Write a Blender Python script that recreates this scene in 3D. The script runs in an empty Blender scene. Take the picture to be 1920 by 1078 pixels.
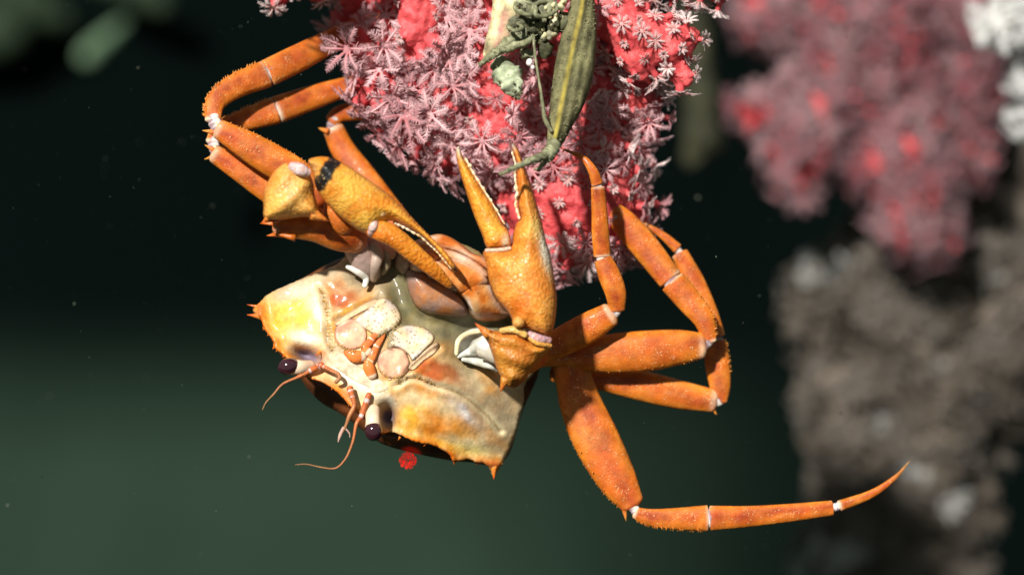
import bpy, bmesh, math, random
import numpy as np
from mathutils import Vector, Matrix, noise
from mathutils.geometry import delaunay_2d_cdt
from mathutils.bvhtree import BVHTree

random.seed(7)
rng = np.random.default_rng(7)
scene = bpy.context.scene
COL = scene.collection

# ------------------------------------------------------------------ camera, light, exposure
S = 0.03          # metres per unit; one unit = 3 cm of the crab
D = 36.0          # camera distance to the crab in units
cam_d = bpy.data.cameras.new('camera')
cam = bpy.data.objects.new('camera', cam_d)
COL.objects.link(cam)
cam.location = (0, -D * S, 0)
cam.rotation_euler = (math.radians(90), 0, 0)
cam_d.sensor_fit = 'HORIZONTAL'
cam_d.sensor_width = 36.0
cam_d.lens = 36.0 * D / 19.2
cam_d.clip_start = 0.02
cam_d.clip_end = 100.0
cam_d.dof.use_dof = True
cam_d.dof.focus_distance = (D - 0.5) * S
APERTURE = 0.95 * S
cam_d.dof.aperture_fstop = cam_d.lens * 0.001 / APERTURE
scene.camera = cam

world = bpy.data.worlds.new('World')
scene.world = world
world.use_nodes = True
wbg = world.node_tree.nodes['Background']
wbg.inputs['Color'].default_value = (0.50, 0.60, 0.56, 1)
wbg.inputs['Strength'].default_value = 0.23

sun_d = bpy.data.lights.new('vehicle_light', 'SUN')
sun = bpy.data.objects.new('vehicle_light', sun_d)
COL.objects.link(sun)
sun_d.energy = 5.0
sun_d.angle = math.radians(3.0)
sun_d.color = (1.0, 0.97, 0.90)
TO_LIGHT = Vector((-0.42, -0.95, 0.56)).normalized()
sun.rotation_euler = TO_LIGHT.to_track_quat('Z', 'Y').to_euler()
sun.location = TO_LIGHT * 2

scene.view_settings.view_transform = 'Standard'
scene.view_settings.look = 'None'
scene.view_settings.gamma = 1.0
scene.view_settings.exposure = 0.58
scene.view_settings.use_curve_mapping = False
scene.cycles.max_bounces = 6
scene.cycles.use_denoising = True

# ------------------------------------------------------------------ helpers
def P(px, py, d):
    """point at photo pixel (px,py), d units in front of the crab's plane"""
    px = np.asarray(px, float); py = np.asarray(py, float); d = np.asarray(d, float)
    f = (D - d) / D
    return np.stack([(px - 960) / 100 * f, -d + 0 * px, (539 - py) / 100 * f], axis=-1)

def fac(d):
    return (D - d) / D

class G:
    """collects geometry in units"""
    def __init__(s):
        s.v = []; s.f = []; s.c = []; s.n = 0; s.m = []
    def add(s, v, f, c, m=0):
        v = np.asarray(v, float).reshape(-1, 3)
        c = np.asarray(c, float)
        if c.ndim == 1:
            c = np.tile(c[:3], (len(v), 1))
        s.v.append(v); s.c.append(c[:, :3])
        for q in f:
            s.f.append(tuple(int(i) + s.n for i in q))
            s.m.append(m)
        s.n += len(v)
    def data(s, origin=None):
        v = np.concatenate(s.v) * S
        c = np.concatenate(s.c)
        return v, c

def link(o, parent=None):
    COL.objects.link(o)
    if parent is not None:
        o.parent = parent
    return o

def empty(name, loc_u):
    o = bpy.data.objects.new(name, None)
    o.empty_display_size = 0.02
    o.location = Vector([float(a) * S for a in loc_u])
    return link(o)

def world_loc(o):
    l = Vector(o.location)
    while o.parent is not None:
        o = o.parent
        l = l + Vector(o.location)
    return l

def mesh_from(name, v, f, c=None, mats=(), mi=None, smooth=True):
    me = bpy.data.meshes.new(name)
    me.from_pydata([tuple(p) for p in v], [], f)
    if c is not None:
        a = me.color_attributes.new('pig', 'FLOAT_COLOR', 'POINT')
        cc = np.ones((len(v), 4), np.float32); cc[:, :3] = c
        a.data.foreach_set('color', cc.ravel())
    for m in mats:
        me.materials.append(m)
    if mi is not None and len(mats) > 1:
        me.polygons.foreach_set('material_index', mi)
    if smooth:
        me.polygons.foreach_set('use_smooth', [True] * len(me.polygons))
    me.update()
    return me

def build(g, name, mats, parent=None, smooth=True):
    v, c = g.data()
    ctr = (v.min(0) + v.max(0)) / 2
    if not isinstance(mats, (list, tuple)):
        mats = [mats]
    me = mesh_from(name, v - ctr, g.f, c, mats, g.m, smooth)
    bm = bmesh.new(); bm.from_mesh(me)
    bmesh.ops.recalc_face_normals(bm, faces=bm.faces)
    bm.to_mesh(me); bm.free()
    o = bpy.data.objects.new(name, me)
    link(o, parent)
    o.location = Vector(ctr) - (world_loc(parent) if parent is not None else Vector())
    return o

def tag(o, label=None, cat=None, group=None, kind=None):
    if label: o['label'] = label
    if cat: o['category'] = cat
    if group: o['group'] = group
    if kind: o['kind'] = kind
    return o

def cr(pts, n, closed=False):
    """centripetal-like Catmull-Rom through rows of pts, n samples per span"""
    p = np.asarray(pts, float)
    k = len(p)
    out = []
    spans = k if closed else k - 1
    for i in range(spans):
        if closed:
            a, b, c, d = p[(i - 1) % k], p[i], p[(i + 1) % k], p[(i + 2) % k]
        else:
            b, c = p[i], p[i + 1]
            a = p[i - 1] if i > 0 else 2 * b - c
            d = p[i + 2] if i + 2 < k else 2 * c - b
        for j in range(n):
            t = j / n
            out.append(0.5 * ((2 * b) + (-a + c) * t + (2 * a - 5 * b + 4 * c - d) * t * t + (-a + 3 * b - 3 * c + d) * t ** 3))
    if not closed:
        out.append(p[-1])
    return np.array(out)

def nz(x, y, z):
    return noise.noise(Vector((float(x), float(y), float(z))))

def nzarr(v, sc, seed=0.0):
    return np.array([noise.noise(Vector((p[0] * sc + seed, p[1] * sc - seed, p[2] * sc + 2 * seed))) for p in v])

def mixc(a, b, t):
    a = np.asarray(a, float); b = np.asarray(b, float); t = np.clip(np.asarray(t, float), 0, 1)[..., None]
    return a * (1 - t) + b * t

def seg_dist(x, y, pl, closed=False):
    """distance in px to a polyline, and the arc fraction of the nearest point"""
    pl = np.asarray(pl, float)[:, :2]
    a = pl if closed else pl[:-1]
    b = np.roll(pl, -1, 0) if closed else pl[1:]
    best = np.full(x.shape, 1e9); at = np.zeros(x.shape)
    L = np.hypot(*(b - a).T); cum = np.concatenate([[0], np.cumsum(L)]); tot = cum[-1]
    for i in range(len(a)):
        d = b[i] - a[i]; l2 = max(d @ d, 1e-9)
        t = np.clip(((x - a[i, 0]) * d[0] + (y - a[i, 1]) * d[1]) / l2, 0, 1)
        q = np.hypot(x - a[i, 0] - t * d[0], y - a[i, 1] - t * d[1])
        m = q < best
        best = np.where(m, q, best); at = np.where(m, (cum[i] + t * L[i]) / tot, at)
    return best, at

def inside(x, y, pl):
    r = np.zeros(x.shape, bool)
    k = len(pl)
    for i in range(k):
        x0, y0 = pl[i][:2]; x1, y1 = pl[(i + 1) % k][:2]
        c = ((y0 > y) != (y1 > y))
        with np.errstate(divide='ignore', invalid='ignore'):
            xi = (x1 - x0) * (y - y0) / (y1 - y0 if y1 != y0 else 1e-9) + x0
        r ^= c & (x < xi)
    return r

def dome(dist, R):
    t = np.clip(dist / R, 0, 1)
    return np.sqrt(np.clip(1 - (1 - t) ** 2, 0, 1))

def resample(pl, step, closed=True):
    pl = np.asarray(pl, float)
    q = np.vstack([pl, pl[:1]]) if closed else pl
    L = np.concatenate([[0], np.cumsum(np.hypot(*np.diff(q[:, :2], axis=0).T))])
    n = max(int(L[-1] / step), 6)
    t = np.linspace(0, L[-1], n, endpoint=not closed)
    return np.stack([np.interp(t, L, q[:, i]) for i in range(q.shape[1])], -1)

def relief(g, outline, dfun, hfront, hback, sp, col, m=0, smooth=8, jag=0.0):
    """solid of photo-traced outline: front and back surfaces with real depth, meeting in the outline"""
    ol = cr(outline, smooth, True) if smooth else np.asarray(outline, float)
    ol = resample(ol, sp)
    if jag:
        ol = ol + rng.normal(0, jag, ol.shape)
    nb = len(ol)
    x0, y0 = ol.min(0); x1, y1 = ol.max(0)
    gx, gy = np.meshgrid(np.arange(x0, x1, sp), np.arange(y0, y1, sp * 0.866))
    gx = gx + (np.arange(gx.shape[0]) % 2)[:, None] * sp * 0.5
    gx = gx.ravel(); gy = gy.ravel()
    k = inside(gx, gy, ol); gx = gx[k]; gy = gy[k]
    dd, _ = seg_dist(gx, gy, ol, True)
    k = dd > sp * 0.55; gx = gx[k]; gy = gy[k]
    pts = [Vector((float(a), float(b))) for a, b in ol] + [Vector((float(a), float(b))) for a, b in zip(gx, gy)]
    r = delaunay_2d_cdt(pts, [], [list(range(nb))], 1, 1e-5)
    vv = np.array([(p.x, p.y) for p in r[0]]); tri = [tuple(t) for t in r[2]]
    x, y = vv[:, 0], vv[:, 1]
    dist, _ = seg_dist(x, y, ol, True)
    base = dfun(x, y)
    front = base + hfront(x, y, dist)
    back = base - hback(x, y, dist)
    c = col(x, y, dist) if callable(col) else np.tile(np.asarray(col, float), (len(x), 1))
    n = len(x)
    edge = dist < 1e-3
    vf = P(x, y, np.where(edge, base + hfront(x, y, dist), front))
    bi = np.arange(n) + n
    keep = ~edge
    idx = np.where(edge, np.arange(n), 0)
    idx[keep] = n + np.arange(keep.sum())
    # back points sit a little inward so that the rim is not knife thin
    vb = P(x, y, back)[keep]
    allv = np.vstack([vf, vb]); allc = np.vstack([c, c[keep]])
    faces = tri + [tuple(idx[i] for i in t[::-1]) for t in tri]
    g.add(allv, faces, allc, m)
    return ol

def frames(pts):
    """tangent, side, depth vectors for a path"""
    t = np.gradient(pts, axis=0)
    t /= np.linalg.norm(t, axis=1)[:, None] + 1e-12
    v = np.array([0., 1., 0.])
    s = np.cross(t, v); ln = np.linalg.norm(s, axis=1)
    s = s / (ln[:, None] + 1e-9)
    b = np.cross(s, t)
    return t, s, b

def loft(g, path, col, n=20, steps=8, flat=0.75, cap0=0.8, cap1=0.8, m=0, sq=1.0, rough=0.0, ridge=0.0, rs=3.0):
    """tapered limb along path rows (px,py,d,halfwidth px)"""
    q = cr(path, steps)
    c = P(q[:, 0], q[:, 1], q[:, 2])
    w = np.maximum(q[:, 3], 0.15) / 100 * fac(q[:, 2])
    t, s, b = frames(c)
    rows = []; tt = []
    k = len(c)
    for a in (0.98, 0.8, 0.5, 0.2) if cap0 > 0 else ():
        e = math.sqrt(1 - a * a)
        rows.append((c[0] - t[0] * w[0] * cap0 * a, s[0], b[0], w[0] * e)); tt.append(0.0)
    L = np.concatenate([[0], np.cumsum(np.linalg.norm(np.diff(c, axis=0), axis=1))]); L /= L[-1]
    for i in range(k):
        rows.append((c[i], s[i], b[i], w[i])); tt.append(L[i])
    for a in (0.2, 0.5, 0.8, 0.98) if cap1 > 0 else ():
        e = math.sqrt(1 - a * a)
        rows.append((c[-1] + t[-1] * w[-1] * cap1 * a, s[-1], b[-1], w[-1] * e)); tt.append(1.0)
    th = np.linspace(0, 2 * math.pi, n, endpoint=False)
    cs, sn = np.cos(th), np.sin(th)
    if sq != 1.0:
        cs = np.sign(cs) * np.abs(cs) ** sq; sn = np.sign(sn) * np.abs(sn) ** sq
    V = []; C = []
    for (o, ss, bb, ww), u in zip(rows, tt):
        rr = 1 - ridge * np.exp(-((np.cos(th) - 0.15) / 0.16) ** 2) + 0.4 * ridge * np.exp(-((np.cos(th) - 0.5) / 0.18) ** 2)
        ring = o + ss * (ww * cs * rr)[:, None] + bb * (ww * flat * sn * rr)[:, None]
        V.append(ring)
        C.append(col(u, th) if callable(col) else np.tile(np.asarray(col, float), (n, 1)))
    V = np.array(V); C = np.array(C)
    if rough:
        vv = V.reshape(-1, 3)
        nn = nzarr(vv, rs) + 0.5 * nzarr(vv, rs * 2.3, 4.0)
        ctr = np.repeat(np.array([r[0] for r in rows]), n, 0)
        V = (ctr + (vv - ctr) * (1 + rough * nn)[:, None]).reshape(V.shape)
    R = len(rows); F = []
    for i in range(R - 1):
        for j in range(n):
            a = i * n + j; b2 = i * n + (j + 1) % n
            F.append((a, b2, b2 + n, a + n))
    F.append(tuple(range(n - 1, -1, -1))); F.append(tuple(range((R - 1) * n, R * n)))
    g.add(V.reshape(-1, 3), F, C.reshape(-1, 3), m)
    return c, t, s, b, w

def cone(g, p, d, r, l, col, tip=None, n=6, bend=0.0, m=0):
    p = np.asarray(p, float); d = np.asarray(d, float); d = d / (np.linalg.norm(d) + 1e-9)
    a = np.array([0.3, 0.9, 0.2]) if abs(d[1]) < 0.8 else np.array([1., 0, 0])
    s = np.cross(d, a); s /= np.linalg.norm(s); b = np.cross(d, s)
    V = []; C = []; th = np.linspace(0, 2 * math.pi, n, endpoint=False)
    ks = (-0.25, 0.0, 0.35, 0.7, 1.0)
    rs_ = (1.15, 1.0, 0.66, 0.34, 0.06)
    tip = col if tip is None else tip
    for k, q in zip(ks, rs_):
        o = p + d * l * k + s * bend * l * max(k, 0) ** 2
        V.append(o + (s * np.cos(th)[:, None] + b * np.sin(th)[:, None]) * r * q)
        C.append(np.tile(mixc(col, tip, max(k, 0)), (n, 1)))
    F = []
    for i in range(len(ks) - 1):
        for j in range(n):
            F.append((i * n + j, i * n + (j + 1) % n, (i + 1) * n + (j + 1) % n, (i + 1) * n + j))
    F.append(tuple(range(n - 1, -1, -1))); F.append(tuple(range((len(ks) - 1) * n, len(ks) * n)))
    g.add(np.array(V).reshape(-1, 3), F, np.array(C).reshape(-1, 3), m)

def blob(g, p, r, col, n=10, sx=1, sy=1, sz=1, rough=0.0, rs=3.0, m=0, axes=None):
    V = []; F = []
    k = n // 2 + 1
    for i in range(k + 1):
        a = math.pi * i / k
        for j in range(n):
            h = 2 * math.pi * j / n
            V.append((math.sin(a) * math.cos(h), math.sin(a) * math.sin(h), math.cos(a)))
    V = np.array(V)
    for i in range(k):
        for j in range(n):
            F.append((i * n + j, i * n + (j + 1) % n, (i + 1) * n + (j + 1) % n, (i + 1) * n + j))
    V2 = V * np.array([sx, sy, sz])
    if axes is not None:
        V2 = V2 @ np.asarray(axes, float)
    V2 = V2 * r
    if rough:
        nn = nzarr(V2 + np.asarray(p), rs)
        V2 = V2 * (1 + rough * nn)[:, None]
    g.add(V2 + np.asarray(p, float), F, col, m)

# ------------------------------------------------------------------ materials
def mat(name, rough=0.5, spec=0.5):
    m = bpy.data.materials.new(name); m.use_nodes = True
    nt = m.node_tree; b = nt.nodes['Principled BSDF']
    b.inputs['Roughness'].default_value = rough
    b.inputs['Specular IOR Level'].default_value = spec
    return m, nt, b

def N(nt, t, **kw):
    n = nt.nodes.new(t)
    for k, v in kw.items():
        if k.startswith('_'): setattr(n, k[1:], v)
        else: n.inputs[k.replace('__', ' ')].default_value = v
    return n

def L(nt, a, b): nt.links.new(a, b)

def pig_mat(name, kind, rough=0.42, spec=0.5, sss=0.0, var=0.35, gam=1.0, mul=1.0):
    """shell whose pigment comes from the vertex colour, plus fine mottling and relief"""
    m, nt, b = mat(name, rough, spec)
    tc = N(nt, 'ShaderNodeTexCoord'); at = N(nt, 'ShaderNodeAttribute'); at.attribute_name = 'pig'
    n1 = N(nt, 'ShaderNodeTexNoise', Scale=95.0, Detail=6.0, Roughness=0.65)
    L(nt, tc.outputs['Object'], n1.inputs['Vector'])
    rp = N(nt, 'ShaderNodeMapRange'); rp.inputs['From Min'].default_value = 0.3; rp.inputs['From Max'].default_value = 0.72
    rp.inputs['To Min'].default_value = (1 - var) * mul; rp.inputs['To Max'].default_value = (1 + var * 0.6) * mul
    L(nt, n1.outputs['Fac'], rp.inputs['Value'])
    ga = N(nt, 'ShaderNodeGamma', Gamma=gam); L(nt, at.outputs['Color'], ga.inputs['Color'])
    hs = N(nt, 'ShaderNodeHueSaturation'); L(nt, ga.outputs['Color'], hs.inputs['Color']); L(nt, rp.outputs['Result'], hs.inputs['Value'])
    hue = N(nt, 'ShaderNodeMapRange'); hue.inputs['To Min'].default_value = 0.485; hue.inputs['To Max'].default_value = 0.515
    n3 = N(nt, 'ShaderNodeTexNoise', Scale=40.0, Detail=3.0); L(nt, tc.outputs['Object'], n3.inputs['Vector'])
    L(nt, n3.outputs['Fac'], hue.inputs['Value']); L(nt, hue.outputs['Result'], hs.inputs['Hue'])
    colour = hs.outputs['Color']
    # pale granules and dark specks
    vo = N(nt, 'ShaderNodeTexVoronoi', Scale={'leg': 900.0, 'claw': 520.0, 'face': 700.0, 'plain': 800.0}[kind])
    L(nt, tc.outputs['Object'], vo.inputs['Vector'])
    mk = N(nt, 'ShaderNodeTexNoise', Scale=150.0, Detail=2.0); L(nt, tc.outputs['Object'], mk.inputs['Vector'])
    sp = N(nt, 'ShaderNodeMath', _operation='LESS_THAN'); sp.inputs[1].default_value = 0.28
    L(nt, vo.outputs['Distance'], sp.inputs[0])
    ms = N(nt, 'ShaderNodeMapRange'); ms.inputs['From Min'].default_value = 0.5; ms.inputs['From Max'].default_value = 0.68
    L(nt, mk.outputs['Fac'], ms.inputs['Value'])
    mu = N(nt, 'ShaderNodeMath', _operation='MULTIPLY'); L(nt, sp.outputs[0], mu.inputs[0]); L(nt, ms.outputs['Result'], mu.inputs[1])
    mu2 = N(nt, 'ShaderNodeMath', _operation='MULTIPLY'); mu2.inputs[1].default_value = {'leg': 0.45, 'claw': 0.5, 'face': 0.35, 'plain': 0.15}[kind]
    L(nt, mu.outputs[0], mu2.inputs[0])
    mx = N(nt, 'ShaderNodeMix', _data_type='RGBA'); L(nt, mu2.outputs[0], mx.inputs['Factor']); L(nt, colour, mx.inputs['A'])
    mx.inputs['B'].default_value = (0.92, 0.66, 0.36, 1) if kind != 'face' else (0.30, 0.14, 0.06, 1)
    L(nt, mx.outputs['Result'], b.inputs['Base Color'])
    # relief
    if kind == 'claw':
        ve = N(nt, 'ShaderNodeTexVoronoi', Scale=560.0); ve.feature = 'SMOOTH_F1'; ve.inputs['Smoothness'].default_value = 0.35
        wp = N(nt, 'ShaderNodeTexNoise', Scale=200.0, Detail=2.0); L(nt, tc.outputs['Object'], wp.inputs['Vector'])
        wm = N(nt, 'ShaderNodeMixRGB'); wm.blend_type = 'LINEAR_LIGHT'; wm.inputs['Fac'].default_value = 0.0018
        L(nt, tc.outputs['Object'], wm.inputs['Color1']); L(nt, wp.outputs['Color'], wm.inputs['Color2'])
        L(nt, wm.outputs['Color'], ve.inputs['Vector'])
        inv = N(nt, 'ShaderNodeMath', _operation='SUBTRACT'); inv.inputs[0].default_value = 1.0; L(nt, ve.outputs['Distance'], inv.inputs[1])
        bp = N(nt, 'ShaderNodeBump', Strength=0.7, Distance=0.0007); L(nt, inv.outputs[0], bp.inputs['Height'])
        # scale edges a little redder
        ed = N(nt, 'ShaderNodeMapRange'); ed.inputs['From Min'].default_value = 0.35; ed.inputs['From Max'].default_value = 0.75
        L(nt, ve.outputs['Distance'], ed.inputs['Value'])
        em = N(nt, 'ShaderNodeMath', _operation='MULTIPLY'); em.inputs[1].default_value = 0.55; L(nt, ed.outputs['Result'], em.inputs[0])
        mm = N(nt, 'ShaderNodeMix', _data_type='RGBA', _blend_type='MULTIPLY'); L(nt, em.outputs[0], mm.inputs['Factor'])
        L(nt, mx.outputs['Result'], mm.inputs['A']); mm.inputs['B'].default_value = (0.84, 0.50, 0.26, 1)
        L(nt, mm.outputs['Result'], b.inputs['Base Color'])
        nrm = bp
    else:
        nn = N(nt, 'ShaderNodeTexNoise', Scale={'leg': 850.0, 'face': 500.0, 'plain': 300.0}[kind], Detail=4.0)
        L(nt, tc.outputs['Object'], nn.inputs['Vector'])
        bp0 = N(nt, 'ShaderNodeBump', Strength={'leg': 0.5, 'face': 0.35, 'plain': 0.3}[kind], Distance=0.0006); L(nt, nn.outputs['Fac'], bp0.inputs['Height'])
        n4 = N(nt, 'ShaderNodeTexNoise', Scale=120.0, Detail=3.0); L(nt, tc.outputs['Object'], n4.inputs['Vector'])
        bp = N(nt, 'ShaderNodeBump', Strength=0.35, Distance=0.0015); L(nt, n4.outputs['Fac'], bp.inputs['Height']); L(nt, bp0.outputs['Normal'], bp.inputs['Normal'])
        nrm = bp
        n4b = N(nt, 'ShaderNodeBump', Strength=0.5, Distance=0.0012); L(nt, n4.outputs['Fac'], n4b.inputs['Height'])
    L(nt, nrm.outputs['Normal'], b.inputs['Normal'])
    rr = N(nt, 'ShaderNodeMapRange'); rr.inputs['To Min'].default_value = rough - 0.1; rr.inputs['To Max'].default_value = rough + 0.18
    L(nt, n1.outputs['Fac'], rr.inputs['Value']); L(nt, rr.outputs['Result'], b.inputs['Roughness'])
    if kind != 'plain':
        b.inputs['Coat Weight'].default_value = {'leg': 0.16, 'claw': 0.22, 'face': 0.25}[kind]
        b.inputs['Coat Roughness'].default_value = 0.16
        b.inputs['Coat IOR'].default_value = 1.4
        if kind != 'claw':
            L(nt, bp.outputs['Normal'] if kind == 'claw' else n4b.outputs['Normal'], b.inputs['Coat Normal'])
        else:
            L(nt, nrm.outputs['Normal'], b.inputs['Coat Normal'])
    if sss:
        b.inputs['Subsurface Weight'].default_value = sss
        b.inputs['Subsurface Radius'].default_value = (1.0, 0.45, 0.2)
        b.inputs['Subsurface Scale'].default_value = 0.003
    return m

M_LEG = pig_mat('leg_shell', 'leg', 0.55, 0.3, 0.0, 0.42, 1.16, 0.86)
M_CLAW = pig_mat('claw_shell', 'claw', 0.50, 0.32, 0.0, 0.30, 1.22, 0.78)
M_FACE = pig_mat('body_shell', 'face', 0.58, 0.28, 0.0, 0.38, 1.34, 0.92)
M_PLAIN = pig_mat('soft_skin', 'plain', 0.42, 0.35, 0.0, 0.2, 1.4, 0.95)
M_WEED = pig_mat('weathered_skin', 'plain', 0.8, 0.2, 0.0, 0.75)

def eye_mat():
    m, nt, b = mat('eye_cornea', 0.08, 0.8)
    b.inputs['Base Color'].default_value = (0.03, 0.007, 0.012, 1)
    b.inputs['Coat Weight'].default_value = 0.6
    return m
M_EYE = eye_mat()

def coral_mat(name, c1, c2, c3, rough=0.55, bump=0.5, sc=60.0):
    m, nt, b = mat(name, rough, 0.35)
    tc = N(nt, 'ShaderNodeTexCoord')
    n1 = N(nt, 'ShaderNodeTexNoise', Scale=sc, Detail=5.0, Roughness=0.6); L(nt, tc.outputs['Object'], n1.inputs['Vector'])
    cr_ = N(nt, 'ShaderNodeValToRGB'); e = cr_.color_ramp.elements
    e[0].position = 0.32; e[0].color = (*c1, 1); e[1].position = 0.7; e[1].color = (*c3, 1)
    q = e.new(0.5); q.color = (*c2, 1)
    L(nt, n1.outputs['Fac'], cr_.inputs['Fac']); L(nt, cr_.outputs['Color'], b.inputs['Base Color'])
    n2 = N(nt, 'ShaderNodeTexNoise', Scale=600.0, Detail=4.0); L(nt, tc.outputs['Object'], n2.inputs['Vector'])
    bp = N(nt, 'ShaderNodeBump', Strength=bump, Distance=0.001); L(nt, n2.outputs['Fac'], bp.inputs['Height'])
    vo = N(nt, 'ShaderNodeTexVoronoi', Scale=220.0); L(nt, tc.outputs['Object'], vo.inputs['Vector'])
    bp2 = N(nt, 'ShaderNodeBump', Strength=bump * 0.5, Distance=0.0012); L(nt, vo.outputs['Distance'], bp2.inputs['Height'])
    L(nt, bp.outputs['Normal'], bp2.inputs['Normal']); L(nt, bp2.outputs['Normal'], b.inputs['Normal'])
    return m

M_RED = coral_mat('red_coral_skin', (0.42, 0.036, 0.045), (0.60, 0.075, 0.080), (0.72, 0.13, 0.125), bump=0.6)
for _k, _v in (('Subsurface Weight', 0.35), ('Subsurface Radius', (1.0, 0.25, 0.22)), ('Subsurface Scale', 0.004)):
    M_RED.node_tree.nodes['Principled BSDF'].inputs[_k].default_value = _v
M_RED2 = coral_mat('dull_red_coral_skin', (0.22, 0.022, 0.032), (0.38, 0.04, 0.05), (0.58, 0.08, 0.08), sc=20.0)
M_ROCK = coral_mat('encrusted_dead_coral', (0.10, 0.079, 0.060), (0.128, 0.103, 0.080), (0.16, 0.132, 0.106), 0.85, 1.0, 18.0)
M_OLIVEROCK = coral_mat('olive_growth', (0.012, 0.012, 0.006), (0.03, 0.03, 0.014), (0.05, 0.045, 0.02), 0.85, 0.6, 30.0)

def tent_mat(name, base, tip, transl=0.35):
    m, nt, b = mat(name, 0.6, 0.3)
    oi = N(nt, 'ShaderNodeObjectInfo'); at = N(nt, 'ShaderNodeAttribute'); at.attribute_name = 'pig'
    sepr = N(nt, 'ShaderNodeSeparateColor'); L(nt, at.outputs['Color'], sepr.inputs['Color'])
    mx = N(nt, 'ShaderNodeMix', _data_type='RGBA'); mx.inputs['A'].default_value = (*base, 1); mx.inputs['B'].default_value = (*tip, 1)
    L(nt, sepr.outputs['Red'], mx.inputs['Factor'])
    hs = N(nt, 'ShaderNodeHueSaturation'); L(nt, mx.outputs['Result'], hs.inputs['Color'])
    r1 = N(nt, 'ShaderNodeMapRange'); r1.inputs['To Min'].default_value = 0.72; r1.inputs['To Max'].default_value = 1.12; L(nt, oi.outputs['Random'], r1.inputs['Value'])
    L(nt, r1.outputs['Result'], hs.inputs['Value'])
    r2 = N(nt, 'ShaderNodeMapRange'); r2.inputs['To Min'].default_value = 1.15; r2.inputs['To Max'].default_value = 0.75; L(nt, oi.outputs['Random'], r2.inputs['Value'])
    L(nt, r2.outputs['Result'], hs.inputs['Saturation'])
    L(nt, hs.outputs['Color'], b.inputs['Base Color'])
    tr = N(nt, 'ShaderNodeBsdfTranslucent'); L(nt, hs.outputs['Color'], tr.inputs['Color'])
    ms = N(nt, 'ShaderNodeMixShader'); ms.inputs['Fac'].default_value = transl
    L(nt, b.outputs['BSDF'], ms.inputs[1]); L(nt, tr.outputs['BSDF'], ms.inputs[2])
    L(nt, ms.outputs['Shader'], nt.nodes['Material Output'].inputs['Surface'])
    return m

M_TENT = tent_mat('polyp_tentacle', (0.72, 0.29, 0.31), (0.84, 0.54, 0.57), 0.28)
M_TENTP = tent_mat('pale_polyp_tentacle', (0.84, 0.46, 0.44), (0.93, 0.82, 0.81), 0.28)
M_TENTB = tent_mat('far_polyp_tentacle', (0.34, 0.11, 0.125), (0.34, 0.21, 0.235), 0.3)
M_TENTG = tent_mat('grey_polyp_tentacle', (0.13, 0.105, 0.082), (0.19, 0.16, 0.135), 0.3)
M_TENTW = tent_mat('white_polyp_tentacle', (0.42, 0.40, 0.37), (0.62, 0.62, 0.61), 0.3)
M_CALYX = coral_mat('polyp_calyx', (0.45, 0.03, 0.04), (0.62, 0.07, 0.08), (0.75, 0.14, 0.14), 0.5, 0.3, 150.0)
# ------------------------------------------------------------------ terrain behind, standing in for dark water
def backdrop():
    """floor and added slope as dark water backdrop; lit haze painted lower left"""
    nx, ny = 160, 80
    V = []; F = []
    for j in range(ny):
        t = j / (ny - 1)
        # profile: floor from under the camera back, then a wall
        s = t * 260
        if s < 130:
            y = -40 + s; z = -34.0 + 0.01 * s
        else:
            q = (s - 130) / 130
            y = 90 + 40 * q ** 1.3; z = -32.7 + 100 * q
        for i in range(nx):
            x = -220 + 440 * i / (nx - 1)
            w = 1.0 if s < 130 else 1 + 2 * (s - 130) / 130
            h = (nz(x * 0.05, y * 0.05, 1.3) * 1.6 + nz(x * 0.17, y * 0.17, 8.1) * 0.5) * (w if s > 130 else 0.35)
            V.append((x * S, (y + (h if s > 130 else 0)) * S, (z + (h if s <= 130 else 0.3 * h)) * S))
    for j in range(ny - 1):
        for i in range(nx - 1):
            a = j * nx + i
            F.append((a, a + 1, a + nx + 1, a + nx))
    m, nt, b = mat('painted_water_haze', 1.0, 0.0)
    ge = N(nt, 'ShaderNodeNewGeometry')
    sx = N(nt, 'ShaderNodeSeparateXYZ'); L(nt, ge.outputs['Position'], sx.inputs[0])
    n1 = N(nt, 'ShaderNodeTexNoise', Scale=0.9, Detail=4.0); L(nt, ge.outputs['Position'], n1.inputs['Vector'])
    # painted glow of lit water, fading upward and to the right
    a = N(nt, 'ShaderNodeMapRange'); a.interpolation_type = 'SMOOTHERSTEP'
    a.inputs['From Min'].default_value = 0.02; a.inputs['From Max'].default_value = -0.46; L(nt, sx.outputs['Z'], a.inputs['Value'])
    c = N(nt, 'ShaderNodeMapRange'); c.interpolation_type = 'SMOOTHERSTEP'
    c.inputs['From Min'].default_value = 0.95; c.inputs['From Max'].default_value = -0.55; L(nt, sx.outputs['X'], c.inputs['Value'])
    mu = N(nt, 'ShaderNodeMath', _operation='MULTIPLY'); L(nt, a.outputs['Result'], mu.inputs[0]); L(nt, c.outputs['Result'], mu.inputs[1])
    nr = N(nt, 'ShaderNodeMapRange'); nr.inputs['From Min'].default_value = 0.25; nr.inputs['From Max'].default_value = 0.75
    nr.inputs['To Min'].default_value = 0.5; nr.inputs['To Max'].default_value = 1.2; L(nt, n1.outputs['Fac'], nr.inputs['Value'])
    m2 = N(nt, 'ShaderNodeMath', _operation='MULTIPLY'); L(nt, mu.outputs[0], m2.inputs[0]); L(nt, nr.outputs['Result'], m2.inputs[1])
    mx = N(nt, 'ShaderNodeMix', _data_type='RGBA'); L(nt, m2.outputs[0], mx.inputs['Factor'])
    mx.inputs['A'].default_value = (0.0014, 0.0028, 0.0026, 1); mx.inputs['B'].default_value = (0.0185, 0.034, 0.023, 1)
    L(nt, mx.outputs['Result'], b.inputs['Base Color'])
    me = mesh_from('water_backdrop', V, F, None, [m])
    o = link(bpy.data.objects.new('water_backdrop', me)); tag(o, kind='structure')
backdrop()

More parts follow.
